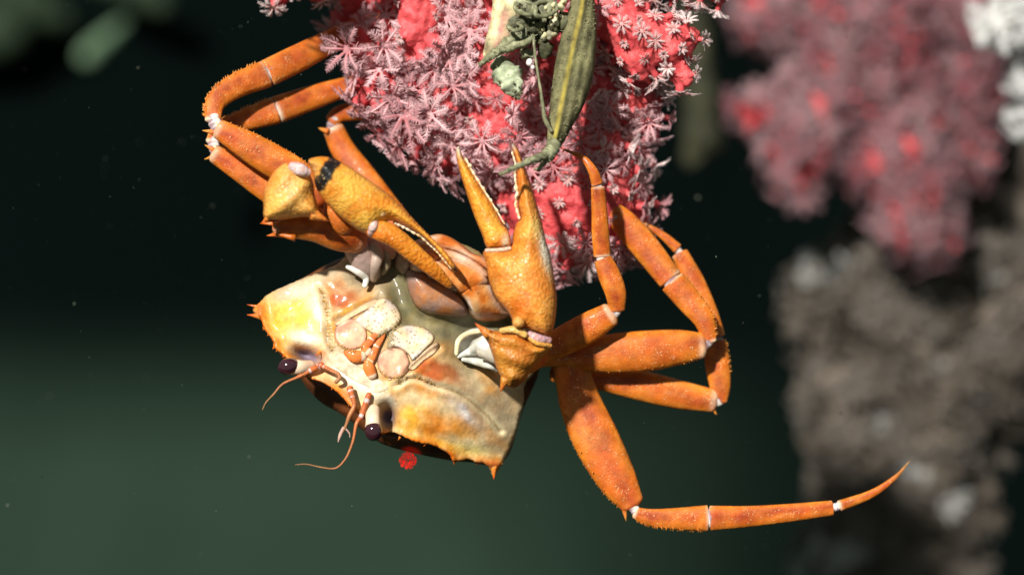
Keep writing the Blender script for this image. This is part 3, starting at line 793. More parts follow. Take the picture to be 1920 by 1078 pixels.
def leg(label, segs, spines=(), flat=0.55):
    """segs: merus, carpus, propodus, dactyl rows (px,py,d,halfwidth)"""
    names = ['upper_segment', 'knee_segment', 'shin_segment', 'tip_segment']
    root = None
    for i, sg in enumerate(segs):
        if sg is None: continue
        g = G(); path = sg['p']
        col = seg_col(0.7 if i else 0.0, 0.4 if i < 3 else 0.0, ORANGE if i < 2 else ORANGE * 0.92 + RED * 0.08, RED, 0.8 if i == 3 else 0, seed=path[0][0])
        loft(g, path, col, 24, 16, flat if i < 3 else 0.8, 0.18 if i > 1 else (0.4 if i else 0.6), (0.12 if i == 1 else 0.5 if i == 0 else 0.25) if i < 3 else 0.9, sq=0.92, ridge=0.07 if i < 3 else 0.0)
        if i < 3 and i + 1 < len(segs) and segs[i + 1] is not None:      # pale hinge between this segment and the next
            a = path[-1]; b_ = segs[i + 1]['p'][0]
            mx_, my_ = (a[0] + b_[0]) / 2, (a[1] + b_[1]) / 2
            dm = (a[2] + b_[2]) / 2
            rad = min(a[3], b_[3]) * (0.84 if i == 0 else 0.74)
            ax, ay = a[0] - path[-2][0], a[1] - path[-2][1]; ll = math.hypot(ax, ay) + 1e-6
            bx, by = segs[i + 1]['p'][1][0] - b_[0], segs[i + 1]['p'][1][1] - b_[1]; lb = math.hypot(bx, by) + 1e-6
            loft(g, [(a[0] - ax / ll * 5, a[1] - ay / ll * 5, a[2], rad), (mx_, my_, dm + 0.01, rad), (b_[0] + bx / lb * 5, b_[1] + by / lb * 5, b_[2], rad)],
                 lambda u, th: mixc(np.tile((0.80, 0.74, 0.68), (len(th), 1)), MAUVE * 0.7, 0.5 + 0.6 * np.sin(th * 2 + path[0][0]) + 0.5 * np.sin(u * 25)), 18, 8, 0.6, rough=0.12, rs=9)
            if i == 0:   # knuckle boss with pale forked seam
                bb = P(mx_, my_, dm + rad / 100 * 0.45)
                for k in range(3):
                    an = 2.2 * k + 0.7
                    loft(g, [(a[0] - ax / ll * 4, a[1] - ay / ll * 4, a[2] + rad / 100 * 0.62, 2.2),
                             (a[0] - ax / ll * 4 + math.cos(an) * rad * 0.35, a[1] - ay / ll * 4 + math.sin(an) * rad * 0.35, a[2] + rad / 100 * 0.60, 2.0),
                             (a[0] - ax / ll * 6 + math.cos(an) * rad * 0.8, a[1] - ay / ll * 6 + math.sin(an) * rad * 0.8, a[2] + rad / 100 * 0.42, 1.5)], (0.88, 0.72, 0.45), 8, 4)
                blob(g, P(mx_ + bx / lb * 3, my_ + by / lb * 3, dm + rad / 100 * 0.5), rad / 100 * 0.38, (0.82, 0.66, 0.46), 12, 1, 0.6, 1, rough=0.4, rs=8)
        if 'ser' in sg: serrate(g, path, *sg['ser'])
        if 'kn' in sg: knobs(g, path, sg['kn'], 1.5, flat)
        if i == 0:
            for (x, y, x2, y2, d, r) in spines: spine(g, x, y, x2, y2, d, r, ORANGE, (0.8, 0.4, 0.08))
        o = build(g, 'walking_leg' if i == 0 else names[i], M_LEG, crab if i == 0 else root)
        if i == 0: root = o; o['label'] = label
    return root

# left side of the picture
leg('left front walking leg folded up to the coral, longest visible', [
    dict(p=[(600, 372, 0.1, 26), (560, 332, 0.15, 31), (480, 283, 0.2, 29), (412, 243, 0.25, 19)], kn=30, ser=(-1, 0.2, 0.95, 22, 3, 1.5)),
    dict(p=[(399, 226, 0.2, 15), (405, 192, 0.05, 19), (440, 163, -0.15, 23), (498, 139.5, -0.4, 26)], ser=(1, 0.1, 0.97, 26, 5, 2.2), kn=12),
    dict(p=[(503, 137, -0.42, 26), (560, 109, -0.7, 25.5), (620, 78, -1.0, 22), (698, 38, -1.35, 16)]),
    dict(p=[(703, 34, -1.35, 13), (718, 52, -1.35, 9), (728, 82, -1.4, 4), (730, 100, -1.45, 1)])],
    spines=[(400, 248, 379, 245, 0.25, 6)])
leg('left middle walking leg behind the front one', [
    dict(p=[(600, 420, -0.3, 26), (545, 382, -0.3, 27), (490, 347, -0.25, 24), (406, 289, -0.2, 19)], kn=14),
    dict(p=[(398, 268, -0.3, 13), (412, 246, -0.45, 16), (450, 229, -0.6, 20), (516, 207.5, -0.8, 26)], ser=(1, 0.3, 0.97, 20, 5, 2.2)),
    dict(p=[(520, 206, -0.82, 26), (583, 184, -1.05, 23), (640, 166, -1.25, 19), (690, 150, -1.4, 15)])],
    spines=[(402, 294, 383, 299, -0.2, 6), (398, 280, 384, 272, -0.2, 5)])
leg('left hind walking leg seen behind the claw', [
    dict(p=[(745, 415, -1.2, 25), (714, 376, -1.3, 26), (680, 330, -1.4, 25), (645, 284, -1.5, 23), (626, 244, -1.5, 20)]),
    dict(p=[(622, 228, -1.45, 14), (640, 213, -1.5, 16), (690, 206, -1.6, 19), (740, 200, -1.7, 18)])],
    spines=[(612, 246, 596, 240, -1.4, 6)])
# right side of the picture
leg('right front walking leg gripping the lower coral lobe', [
    dict(p=[(1015, 662, -0.1, 22), (1050, 642, -0.1, 27), (1100, 616, 0.0, 29), (1143, 590, 0.1, 23)], kn=20),
    dict(p=[(1157, 580, 0.15, 15), (1154, 548, 0.2, 20), (1142, 515, 0.2, 21), (1130, 486, 0.2, 17)]),
    dict(p=[(1129, 480, 0.2, 16), (1126, 440, 0.25, 16.5), (1124, 400, 0.32, 15), (1121, 352, 0.4, 13)]),
    dict(p=[(1120, 345, 0.4, 11.5), (1111, 320, 0.45, 9), (1092, 296, 0.4, 5.5), (1056, 280, 0.3, 1.4)])], flat=0.65)
leg('right second walking leg with broad upper segment', [
    dict(p=[(1010, 672, -0.5, 16), (1060, 668, -0.5, 20), (1120, 664, -0.45, 34), (1200, 659, -0.4, 38.5), (1270, 651, -0.4, 33), (1314, 648, -0.4, 25)], kn=60, ser=(-1, 0.25, 0.95, 34, 3, 1.6)),
    dict(p=[(1331, 640, -0.4, 13), (1320, 600, -0.42, 20), (1292, 564, -0.5, 24), (1261, 528.5, -0.55, 25)], ser=(-1, 0.1, 0.97, 26, 4, 2), kn=14),
    dict(p=[(1256, 523, -0.55, 24), (1212, 466, -0.65, 26.5), (1172, 420, -0.7, 25), (1142, 388, -0.72, 16)])])
leg('right third walking leg behind the second', [
    dict(p=[(1040, 700, -0.95, 16), (1110, 711, -0.95, 17), (1200, 723, -0.95, 28), (1270, 739, -0.95, 27), (1336, 751, -0.95, 22)], kn=16),
    dict(p=[(1351, 752, -0.95, 13), (1350, 722, -0.97, 20), (1345, 682, -1.0, 23), (1341, 639, -1.02, 21)], ser=(-1, 0.5, 0.97, 12, 4, 2)),
    dict(p=[(1340, 632, -1.02, 20), (1326, 585, -1.05, 19.5), (1302, 530, -1.1, 20), (1275, 476, -1.1, 16)]),
    dict(p=[(1270, 466, -1.1, 10), (1248, 446, -1.1, 8), (1225, 430, -1.1, 5.5), (1200, 415, -1.15, 2)])],
    spines=[(1338, 768, 1344, 778, -0.95, 4)])
leg('right hind walking leg stretched out below with curved tip', [
    dict(p=[(1050, 640, -0.7, 24), (1068, 684, -0.6, 31), (1090, 760, -0.5, 40), (1119, 826, -0.4, 43.5), (1157, 898, -0.3, 37), (1184, 942, -0.25, 24)], kn=70, ser=(-1, 0.35, 0.97, 26, 3, 1.6)),
    dict(p=[(1191, 961, -0.2, 11), (1222, 970, -0.2, 16.5), (1270, 972, -0.2, 20.5), (1326, 971, -0.2, 24.5)], ser=(-1, 0.1, 0.97, 24, 4, 2), kn=16),
    dict(p=[(1333, 971, -0.2, 23.5), (1400, 968, -0.22, 20), (1480, 961, -0.25, 17), (1560, 952, -0.3, 14)], kn=24),
    dict(p=[(1574, 948, -0.3, 10.5), (1635, 925, -0.3, 7.5), (1680, 893, -0.3, 4), (1706, 863, -0.3, .6)])],
    spines=[(1170, 950, 1174, 977, -0.25, 7)], flat=0.5)

# ---------------------------------------------------------------- claws
def claw_col(base=GOLD, seed=1.0, dark=(0.70, 0.24, 0.035)):
    def f(x, y, q):
        v = np.stack([x, y, 0 * x], -1) / 100
        n1 = nzarr(v, 2.5, seed); n2 = nzarr(v, 7.0, seed + 3)
        c = mixc(base, dark, 0.35 + 0.8 * n1 + 0.35 * n2)
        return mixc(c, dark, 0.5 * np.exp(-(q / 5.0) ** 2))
    return f
def with_spots(f, spots):
    def h(x, y, q):
        c = f(x, y, q)
        for (cx, cy, r, ry, an, col, k) in spots:
            c = mixc(c, col, k * gauss(x, y, cx, cy, r, ry, an))
        return c
    return h

# left claw: arm, wrist, palm with fixed finger, movable finger
g = G()
loft(g, [(668, 450, 0.75, 26), (636, 440, 0.95, 31), (590, 428, 1.1, 26), (545, 426, 1.2, 20), (520, 428, 1.25, 12)], seg_col(0.2, 0.2, ORANGE * 0.9, RED, seed=3.0), 22, 8, 0.7)
spine(g, 535, 438, 500, 442, 1.25, 8, ORANGE); spine(g, 530, 420, 488, 419, 1.2, 7, ORANGE); spine(g, 545, 444, 510, 437, 1.3, 6, ORANGE)
blob(g, P(640, 400, 1.05), 0.34, ORANGE * 0.8, 14, 1, 0.8, 1.3)
armL = build(g, 'claw', M_LEG, crab); armL['label'] = 'left claw folded across the chest with a black band round its palm'
g = G()
dL = lambda x, y: 1.55 + 0.0 * x + 0.1 * (y - 360) / 100
relief(g, [(539, 305), (522, 314), (508, 330), (495, 360), (494, 390), (497, 410), (530, 412), (572, 407), (600, 412), (597, 390), (590, 365), (588, 345), (580, 326), (562, 312)],
       dL, lambda x, y, q: 0.46 * dome(q, 44) + 0.03 * np.sin((x + y) / 9) * dome(q, 30), lambda x, y, q: 0.38 * dome(q, 44), 4, with_spots(claw_col((0.98, 0.60, 0.18), 2.0, (0.86, 0.36, 0.05)), [(550, 350, 22, 40, 0, (0.85, 0.55, 0.22), .8)]), smooth=6)  # wrist colour raised too, painting in the lamp's brightness
spine(g, 592, 404, 617, 415, 1.75, 10, (0.78, 0.36, 0.08)); spine(g, 503, 408, 490, 420, 1.7, 6); spine(g, 545, 312, 538, 303, 1.7, 6)
loft(g, [(548, 312, 1.85, 9), (562, 318, 1.95, 12), (576, 324, 1.9, 9)], (0.78, 0.64, 0.66), 12, 5, 0.8)
build(g, 'wrist', M_CLAW, armL)
def dpl(x, y):
    u = ((x - 600) * 0.76 + (y - 320) * 0.65) / 340
    return 1.75 - 0.70 * np.clip(u, 0, 1.2)
g = G()
PALM_L = [(578, 301), (599, 294), (624, 297), (654, 312), (685, 333), (725, 361), (755, 389), (792, 428), (832, 468), (852, 494), (859, 510), (848, 506), (820, 470), (789, 441), (758, 424), (732, 414),
          (716, 424), (700, 438), (686, 438), (660, 425), (624, 395), (599, 364), (590, 343), (588, 322)]
pc = with_spots(claw_col((1.0, 0.62, 0.13), 5.0, (0.92, 0.38, 0.045)), [(856, 506, 9, 9, 0, DARKTIP, 1.3)])  # left palm painted brighter, as if nearer the lamp
BAND = cr([(634, 294), (622, 310), (612, 326), (600, 346)], 5)
def pcol(x, y, q):
    c = pc(x, y, q)
    b_, u = seg_dist(x, y, BAND)
    n1 = nzarr(np.stack([x, y, 0 * x], -1) / 100, 9.0, 3.0)
    c = mixc(c, BLACK, np.clip((14 - 0 * u + 5 * n1 - b_) / 2, 0, 1))
    c = mixc(c, (0.84, 0.62, 0.34), 0.8 * gauss(x, y, 583, 318, 12, 14))
    return c
relief(g, PALM_L, dpl, lambda x, y, q: 0.44 * dome(q, 48), lambda x, y, q: 0.38 * dome(q, 48), 3.5, pcol, smooth=5)
palmL = build(g, 'palm', M_CLAW, armL)
def teeth(name, pts, dv, parent, n, side, r=3.2):
    g = G(); q = resample(np.asarray(pts, float), 3, False)
    V2 = []
    for k in range(len(q) * 2):          # one worn ridge whose height rises and falls in uneven cusps
        u = k / (len(q) * 2 - 1); i = u * (len(q) - 1); i0 = int(i); i1 = min(i0 + 1, len(q) - 1); p_ = q[i0] * (1 - i + i0) + q[i1] * (i - i0)
        t = q[i1] - q[max(i1 - 1, 0)]; t = t / (np.hypot(*t) + 1e-6); nv = np.array([-t[1], t[0]]) * side
        cusp = abs(math.sin(u * n * 1.9 + 1.2 * math.sin(u * 9))) ** 0.8 * (0.6 + 0.7 * nz(u * n * 0.7, r, 3.0))
        w = r * (1.25 - 0.6 * u) * (0.45 + 0.75 * max(cusp, 0))
        V2.append((p_[0] + nv[0] * w * 0.35, p_[1] + nv[1] * w * 0.35, dv(p_[0], p_[1]), w))
    loft(g, V2, lambda u, th: mixc(np.tile((0.86, 0.78, 0.62), (len(th), 1)), (0.72, 0.42, 0.14), np.clip(0.3 + 0.9 * nz(u * 30, r, 1.0) - 0.4 * np.cos(th), 0, 0.9)), 10, 2, 1.2, rough=0.25, rs=14)
    return build(g, name, M_PLAIN, parent)
dsc = lambda f: (lambda x, y: float(f(np.array([x], float), np.array([y], float))[0]))
teeth('finger_teeth', [(738, 416), (758, 426), (789, 443), (820, 472), (846, 504)], dsc(lambda x, y: dpl(x, y) + 0.06), armL, 24, 1, 2.4)
g = G()
fcol = claw_col((0.84, 0.42, 0.07), 8.0, (0.74, 0.28, 0.04))
loft(g, [(700, 430, 1.58, 17), (716, 434, 1.62, 20), (746, 450, 1.55, 19), (783, 481, 1.4, 17), (817, 510, 1.25, 13), (842, 534, 1.1, 7), (856, 546, 1.05, 1.5)],
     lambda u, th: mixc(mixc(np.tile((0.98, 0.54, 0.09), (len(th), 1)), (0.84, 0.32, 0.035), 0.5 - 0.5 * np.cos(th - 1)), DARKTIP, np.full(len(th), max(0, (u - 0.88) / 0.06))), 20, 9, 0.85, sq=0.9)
loft(g, [(704, 412, 1.7, 6), (700, 424, 1.78, 8), (695, 438, 1.7, 6)], (0.80, 0.62, 0.60), 10, 5)
blob(g, P(716, 398, 1.72), 0.10, (0.84, 0.62, 0.30), 10)
build(g, 'movable_finger', M_CLAW, armL)

# right claw: raised and open
g = G()
CARP_R = [(903, 612), (920, 618), (940, 620), (964, 612), (980, 616), (990, 628), (1006, 640), (1032, 646), (1028, 660), (1014, 676), (998, 694), (981, 716), (961, 728), (946, 724), (938, 705), (930, 688), (924, 668), (916, 646), (906, 628)]
dR = lambda x, y: 1.35 + 0.15 * (660 - y) / 100
relief(g, CARP_R, dR, lambda x, y, q: 0.40 * dome(q, 40) + 0.035 * np.sin((x * 0.35 - y) / 5.5) * dome(q, 25), lambda x, y, q: 0.5 * dome(q, 40), 3.5, claw_col((0.74, 0.36, 0.07), 11.0, (0.60, 0.20, 0.03)), smooth=6)
spine(g, 912, 624, 891, 606, 1.55, 9, (0.74, 0.34, 0.06)); spine(g, 946, 714, 938, 735, 1.45, 8, (0.74, 0.34, 0.06))
loft(g, [(940, 620, 1.7, 5), (964, 618, 1.75, 7), (985, 628, 1.75, 6)], (0.82, 0.56, 0.2), 10, 5)
loft(g, [(986, 622, 1.62, 5), (1006, 634, 1.68, 9), (1030, 638, 1.58, 6)], (0.66, 0.44, 0.48), 12, 5, 0.8)
loft(g, [(984, 627, 1.66, 3), (1006, 643, 1.72, 4.5), (1032, 648, 1.58, 4)], (0.82, 0.46, 0.12), 10, 5)
wrR = build(g, 'claw', M_CLAW, crab); wrR['label'] = 'right claw raised open toward the coral with white toothed fingers'
g = G()
loft(g, [(1005, 668, 0.6, 24), (985, 672, 0.9, 30), (965, 674, 1.15, 28)], seg_col(0, 0, ORANGE, RED), 18, 6, 0.8)
build(g, 'arm', M_LEG, wrR)
PALM_R = [(960, 267), (972, 281), (982, 306), (995, 343), (1005, 377), (1015, 412), (1024, 452), (1033, 483), (1041, 535), (1044, 560), (1041, 600), (1034, 624), (1020, 630), (987, 618), (966, 611),
          (955, 589), (932, 561), (918, 529), (912, 497), (906, 472), (930, 466), (958, 462), (962, 440), (968, 420), (976, 408), (971, 386), (972, 367), (968, 338), (969, 305), (960, 282)]
def dpr(x, y): return 1.45 - 0.35 * np.clip((610 - y) / 340, 0, 1.1)
prc = with_spots(claw_col((0.92, 0.46, 0.10), 14.0, (0.76, 0.25, 0.025)), [(1024, 470, 10, 36, -0.2, (0.95, 0.90, 0.76), 1.5), (1004, 425, 12, 22, 0, (0.86, 0.62, 0.22), .9), (962, 272, 6, 12, 0, (0.55, 0.50, 0.44), 1.0), (948, 478, 26, 8, 0, (0.60, 0.20, 0.03), .6)])  # near-white first spot is a painted highlight
g = G()
relief(g, PALM_R, dpr, lambda x, y, q: 0.50 * dome(q, 56), lambda x, y, q: 0.42 * dome(q, 56), 3.5, prc, smooth=4)
blob(g, P(972, 604, 1.85), 0.11, (0.82, 0.46, 0.14), 12)
build(g, 'palm', M_CLAW, wrR)
dpr1 = dsc(lambda x, y: dpr(x, y) + 0.08)
teeth('finger_teeth', [(975, 410), (968, 384), (971, 362), (967, 336), (967, 306), (961, 286)], dpr1, wrR, 17, -1, 3.6)
FING_R = [(860, 274), (855, 288), (861, 318), (876, 367), (892, 412), (904, 440), (914, 466), (936, 467), (956, 464), (957, 444), (950, 428), (942, 420), (929, 394), (923, 382), (908, 359), (886, 324), (868, 293)]
g = G()
relief(g, FING_R, lambda x, y: dpr(x, y) + 0.06, lambda x, y, q: 0.26 * dome(q, 24), lambda x, y, q: 0.24 * dome(q, 24), 3,
       with_spots(claw_col((0.98, 0.56, 0.10), 17.0, (0.84, 0.31, 0.03)), [(860, 280, 7, 14, 0, (0.84, 0.76, 0.6), 1.2), (950, 452, 8, 14, 0, (0.88, 0.80, 0.6), 1.2)]), smooth=4)
loft(g, [(912, 470, 1.5, 4), (935, 469, 1.56, 4), (956, 466, 1.55, 4)], (0.82, 0.62, 0.48), 8, 5)
build(g, 'movable_finger', M_CLAW, wrR)
teeth('finger_teeth', [(872, 298), (886, 324), (908, 359), (924, 384), (936, 404), (945, 420)], dpr1, wrR, 17, -1, 3.0)
# ------------------------------------------------------------------ corals
def polyp_mesh(name, spread, curl, length, pin, tw, mat_t, calyx=True, seed=1, nt=8, squash=1.0, pl=0.26, calyx_h=0.5, calyx_r=0.24, hwid=0.0165):
    """eight feathered tentacles on a short ribbed calyx; unit radius, axis +z"""
    r = random.Random(seed)
    V = []; F = []; C = []; MI = []
    def quad(a, b, c, d, ca, cb, m=0):
        i = len(V); V.extend([a, b, c, d]); C.extend([ca, ca, cb, cb]); F.append((i, i + 1, i + 2, i + 3)); MI.append(m)
    for k in range(nt):
        az = 2 * math.pi * (k + r.uniform(-0.16, 0.16)) / nt
        sp = spread + r.uniform(-0.22, 0.22); cu = curl + r.uniform(-0.35, 0.35); ln = length * r.uniform(0.85, 1.1)
        out = Vector((math.cos(az), math.sin(az), 0)); up = Vector((0, 0, 1)); sd = Vector((-math.sin(az), math.cos(az), 0))
        sway = r.uniform(-0.25, 0.25)
        p = out * 0.16 + up * 0.05; ns = 7; pts = []; dirs = []
        for i in range(ns + 1):
            u = i / ns; a = sp + cu * u
            d = (out * math.sin(a) + up * math.cos(a) + sd * sway * u).normalized()
            pts.append(p.copy()); dirs.append(d); p = p + d * ln / ns
        for i in range(ns):
            u0, u1 = i / ns, (i + 1) / ns
            w0 = tw * (0.75 + 0.5 * math.sin(math.pi * min(u0 * 1.1, 1))) * (1 - 0.75 * u0 ** 2); w1 = tw * (0.75 + 0.5 * math.sin(math.pi * min(u1 * 1.1, 1))) * (1 - 0.75 * u1 ** 2)
            n0 = dirs[i].cross(sd).normalized(); n1 = dirs[min(i + 1, ns)].cross(sd).normalized()
            th = 0.7
            a0, b0, t0, e0 = pts[i] - sd * w0, pts[i] + sd * w0, pts[i] - n0 * w0 * th, pts[i] + n0 * w0 * th
            a1, b1, t1, e1 = pts[i + 1] - sd * w1, pts[i + 1] + sd * w1, pts[i + 1] - n1 * w1 * th, pts[i + 1] + n1 * w1 * th
            for q0, q1, s0, s1 in ((a0, t0, a1, t1), (t0, b0, t1, b1), (b0, e0, b1, e1), (e0, a0, e1, a1)):
                quad(q0, q1, s1, s0, u0 * 0.8, u1 * 0.8)
        for i in range(1, pin + 1):
            u = 0.18 + 0.82 * i / pin; j = min(int(u * ns), ns - 1); fr = u * ns - j
            c = pts[j].lerp(pts[min(j + 1, ns)], fr); d = dirs[j]
            for sgn in (-1, 1):
                l = pl * (0.55 + 0.6 * math.sin(math.pi * u)) * r.uniform(0.7, 1.2)
                dd = (sd * sgn + d * r.uniform(0.3, 0.8) + d.cross(sd) * r.uniform(-0.35, 0.35)).normalized()
                hw = hwid * r.uniform(0.8, 1.25)
                nn = dd.cross(d).normalized(); m_ = c + dd * l * 0.55 + nn * r.uniform(-.05, .05) * l; tp = c + dd * l + d * l * r.uniform(0, 0.3)
                i0 = len(V)
                V.extend([c + d * hw * 1.2, c - d * hw * 1.2, c + nn * hw, m_ + d * hw, m_ - d * hw, m_ + nn * hw, tp]); C.extend([0.6, 0.6, 0.6, 0.85, 0.85, 0.85, 1.0])
                for f in ((0, 1, 4, 3), (1, 2, 5, 4), (2, 0, 3, 5)): F.append(tuple(i0 + q for q in f)); MI.append(0)
                for f in ((3, 4, 6), (4, 5, 6), (5, 3, 6)): F.append(tuple(i0 + q for q in f)); MI.append(0)
    # mouth disc
    i0 = len(V); V.append(Vector((0, 0, 0.10))); C.append(0.1)
    for k in range(12):
        a = 2 * math.pi * k / 12; V.append(Vector((0.2 * math.cos(a), 0.2 * math.sin(a), 0.03))); C.append(0.25)
    for k in range(12): F.append((i0, i0 + 1 + k, i0 + 1 + (k + 1) % 12)); MI.append(0)
    if calyx:
        i0 = len(V); hs = (0.03, -0.10, -0.35, -calyx_h, -calyx_h - 0.25); rs_ = (0.19, calyx_r, calyx_r * 0.92, calyx_r * 1.25, calyx_r * 2.0)
        for h, rr in zip(hs, rs_):
            for k in range(16):
                a = 2 * math.pi * k / 16; q = rr * (1 + 0.08 * (-1) ** k)
                V.append(Vector((q * math.cos(a), q * math.sin(a), h))); C.append(0.0)
        for i in range(len(hs) - 1):
            for k in range(16):
                F.append((i0 + i * 16 + k, i0 + (i + 1) * 16 + k, i0 + (i + 1) * 16 + (k + 1) % 16, i0 + i * 16 + (k + 1) % 16)); MI.append(1)
    c = np.repeat(np.array(C)[:, None], 3, 1)
    return mesh_from(name, V, F, c, [mat_t, M_CALYX if calyx is True else (calyx or M_CALYX)], MI)

R_ = math.radians
def polyp_set(tag_, m, calyx=True, fat=False):
    if fat:
        return {k: [polyp_mesh('polyp_%s_%s' % (k, tag_), R_(a), R_(b), 0.95, 9, 0.10, m, calyx, s + q, pl=0.3, hwid=0.045) for q in (0, 1)] for k, a, b, s in (('open', 72, 22, 31), ('half', 42, 55, 34), ('droop', 60, 75, 37))}
    return {
        'open': [polyp_mesh('polyp_open_' + tag_, R_(a_), R_(c_), l_, 15, 0.058, m, calyx, s, calyx_r=0.28, hwid=0.0165) for s, a_, c_, l_ in ((1, 72, 22, .9), (2, 60, 40, .95), (3, 82, 5, .85), (11, 50, 30, .9), (12, 70, 45, 1.0))],
        'half': [polyp_mesh('polyp_half_' + tag_, R_(42), R_(55), 0.98, 15, 0.058, m, calyx, s) for s in (4, 5)],
        'droop': [polyp_mesh('polyp_droop_' + tag_, R_(60), R_(75), 0.98, 15, 0.056, m, calyx, s) for s in (6, 7)],
        'bud': [polyp_mesh('polyp_bud_' + tag_, R_(50), R_(40), 0.72, 4, 0.17, m, calyx, s, pl=0.30, hwid=0.035, calyx_h=0.55, calyx_r=0.42) for s in (8, 9)] + [polyp_mesh('polyp_bud_' + tag_, R_(s_), R_(c_), 0.8, 6, 0.10, m, calyx, 20 + s_, pl=0.26, hwid=0.028, calyx_h=0.6, calyx_r=0.36) for s_, c_ in ((25, 30), (35, 70), (65, 20))],
    }

def coral_body(name, caps, mat_, parent, voxel, amp=0.05, freq=2.0, smooth=6):
    """branches given as capsules (px,py,d,r px) merged into one skin"""
    g = G()
    for a, b in caps:
        a = np.array(a, float); b = np.array(b, float)
        pa = P(a[0], a[1], a[2]); pb = P(b[0], b[1], b[2]); ra = a[3] / 100 * fac(a[2]); rb = b[3] / 100 * fac(b[2])
        n = max(2, int(np.linalg.norm(pb - pa) / (0.35 * min(ra, rb))) + 1)
        for i in range(n):
            t = i / (n - 1); blob(g, pa * (1 - t) + pb * t, ra * (1 - t) + rb * t, (1, 0, 0), 14)
    v, c = g.data(); ctr = (v.min(0) + v.max(0)) / 2
    me = mesh_from(name, v - ctr, g.f, None, [], None)
    o = bpy.data.objects.new(name, me); link(o)
    md = o.modifiers.new('remesh', 'REMESH'); md.mode = 'VOXEL'; md.voxel_size = voxel * S
    sm = o.modifiers.new('smooth', 'SMOOTH'); sm.iterations = smooth; sm.factor = 0.5
    dg = bpy.context.evaluated_depsgraph_get(); dg.update()
    me2 = bpy.data.meshes.new_from_object(o.evaluated_get(dg))
    o.modifiers.clear(); o.data = me2; me2.name = name
    vv = np.zeros(len(me2.vertices) * 3); me2.vertices.foreach_get('co', vv); vv = vv.reshape(-1, 3)
    nn = np.zeros(len(vv) * 3); me2.vertex_normals.foreach_get('vector', nn); nn = nn.reshape(-1, 3)
    u = (vv + ctr) / S
    h = amp * (nzarr(u, freq, 2.0) + 0.55 * nzarr(u, freq * 2.7, 5.0) + 0.3 * nzarr(u, freq * 6, 1.0))
    vv = vv + nn * h[:, None] * S
    me2.vertices.foreach_set('co', vv.ravel()); me2.update()
    me2.materials.clear(); me2.materials.append(mat_)
    me2.polygons.foreach_set('use_smooth', [True] * len(me2.polygons))
    o.parent = parent
    o.location = Vector(ctr) - world_loc(parent)
    nn = np.zeros(len(vv) * 3); me2.vertex_normals.foreach_get('vector', nn); nn = nn.reshape(-1, 3)
    return o, (vv + ctr) / S, nn

def to_px(u):
    f = (D + u[:, 1]) / D
    return 960 + u[:, 0] / f * 100, 539 - u[:, 2] / f * 100, -u[:, 1]

NPOLYP = {}
def scatter(parent, verts, norms, zone, sets, limit, back=-0.25, name='polyp', droop=0.25):
    """polyps as parts of their coral: dart throwing over its skin, spacing and kind by zone;
    the largest ones are single parts, the small rest is joined"""
    x, y, d = to_px(verts)
    camdir = np.array([0, -D, 0]) - verts; camdir /= np.linalg.norm(camdir, axis=1)[:, None]
    vis = (norms * camdir).sum(1)
    ok = (vis > back) & (x > -60) & (x < 1985) & (y > -60) & (y < 1140)
    idx = np.nonzero(ok)[0]; rng.shuffle(idx)
    pts = np.zeros((2000, 3)); pr = np.zeros(2000); n = 0; found = []
    pl = world_loc(parent)
    for i in idx:
        z = zone(x[i], y[i], vis[i])
        if z is None: continue
        sp, size, kinds, which = z
        f = fac(d[i]); spu = sp / 100 * f
        if n and (np.linalg.norm(pts[:n] - verts[i], axis=1) < (pr[:n] + spu) * 0.5).any(): continue
        if n >= 640: break
        pts[n] = verts[i]; pr[n] = spu; n += 1
        kind = random.choices(list(kinds), list(kinds.values()))[0]
        ax = (Vector(norms[i]) + Vector((0, 0, -droop)) + Vector((random.uniform(-.38, .38), random.uniform(-.38, .38), random.uniform(-.38, .38)))).normalized()
        r = size / 100 * f * random.uniform(0.72, 1.3) * S
        rot = ax.to_track_quat('Z', 'Y') @ Matrix.Rotation(random.uniform(0, 6.28), 3, 'Z').to_quaternion()
        found.append((r, random.choice(sets[which][kind]), Vector(verts[i]) * S + ax * r * (0.5 if kind != 'bud' else 0.45), rot))
    found.sort(key=lambda t: -t[0])
    for r, me, loc, rot in found[:limit]:
        o = bpy.data.objects.new(name, me)
        o.rotation_mode = 'QUATERNION'; o.rotation_quaternion = rot; o.scale = (r, r, r)
        link(o, parent); o.location = loc - pl
    rest = found[limit:]
    if rest:
        bm = bmesh.new(); mats = []
        for r, me, loc, rot in rest:
            k0 = len(bm.verts); f0 = len(bm.faces)
            bm.from_mesh(me); bm.verts.ensure_lookup_table(); bm.faces.ensure_lookup_table()
            bmesh.ops.transform(bm, matrix=Matrix.Translation(loc - pl) @ rot.to_matrix().to_4x4() @ Matrix.Scale(r, 4), verts=bm.verts[k0:])
            off = []
            for m in me.materials:
                if m not in mats: mats.append(m)
                off.append(mats.index(m))
            for fc in bm.faces[f0:]: fc.material_index = off[fc.material_index]
        me = bpy.data.meshes.new('small_polyps'); bm.to_mesh(me); bm.free()
        for m in mats: me.materials.append(m)
        o = link(bpy.data.objects.new('small_polyps', me), parent); o['kind'] = 'stuff'
    NPOLYP[parent.name] = len(found)

SETS = {'pink': polyp_set('pink', M_TENT), 'pale': polyp_set('pale', M_TENTP)}

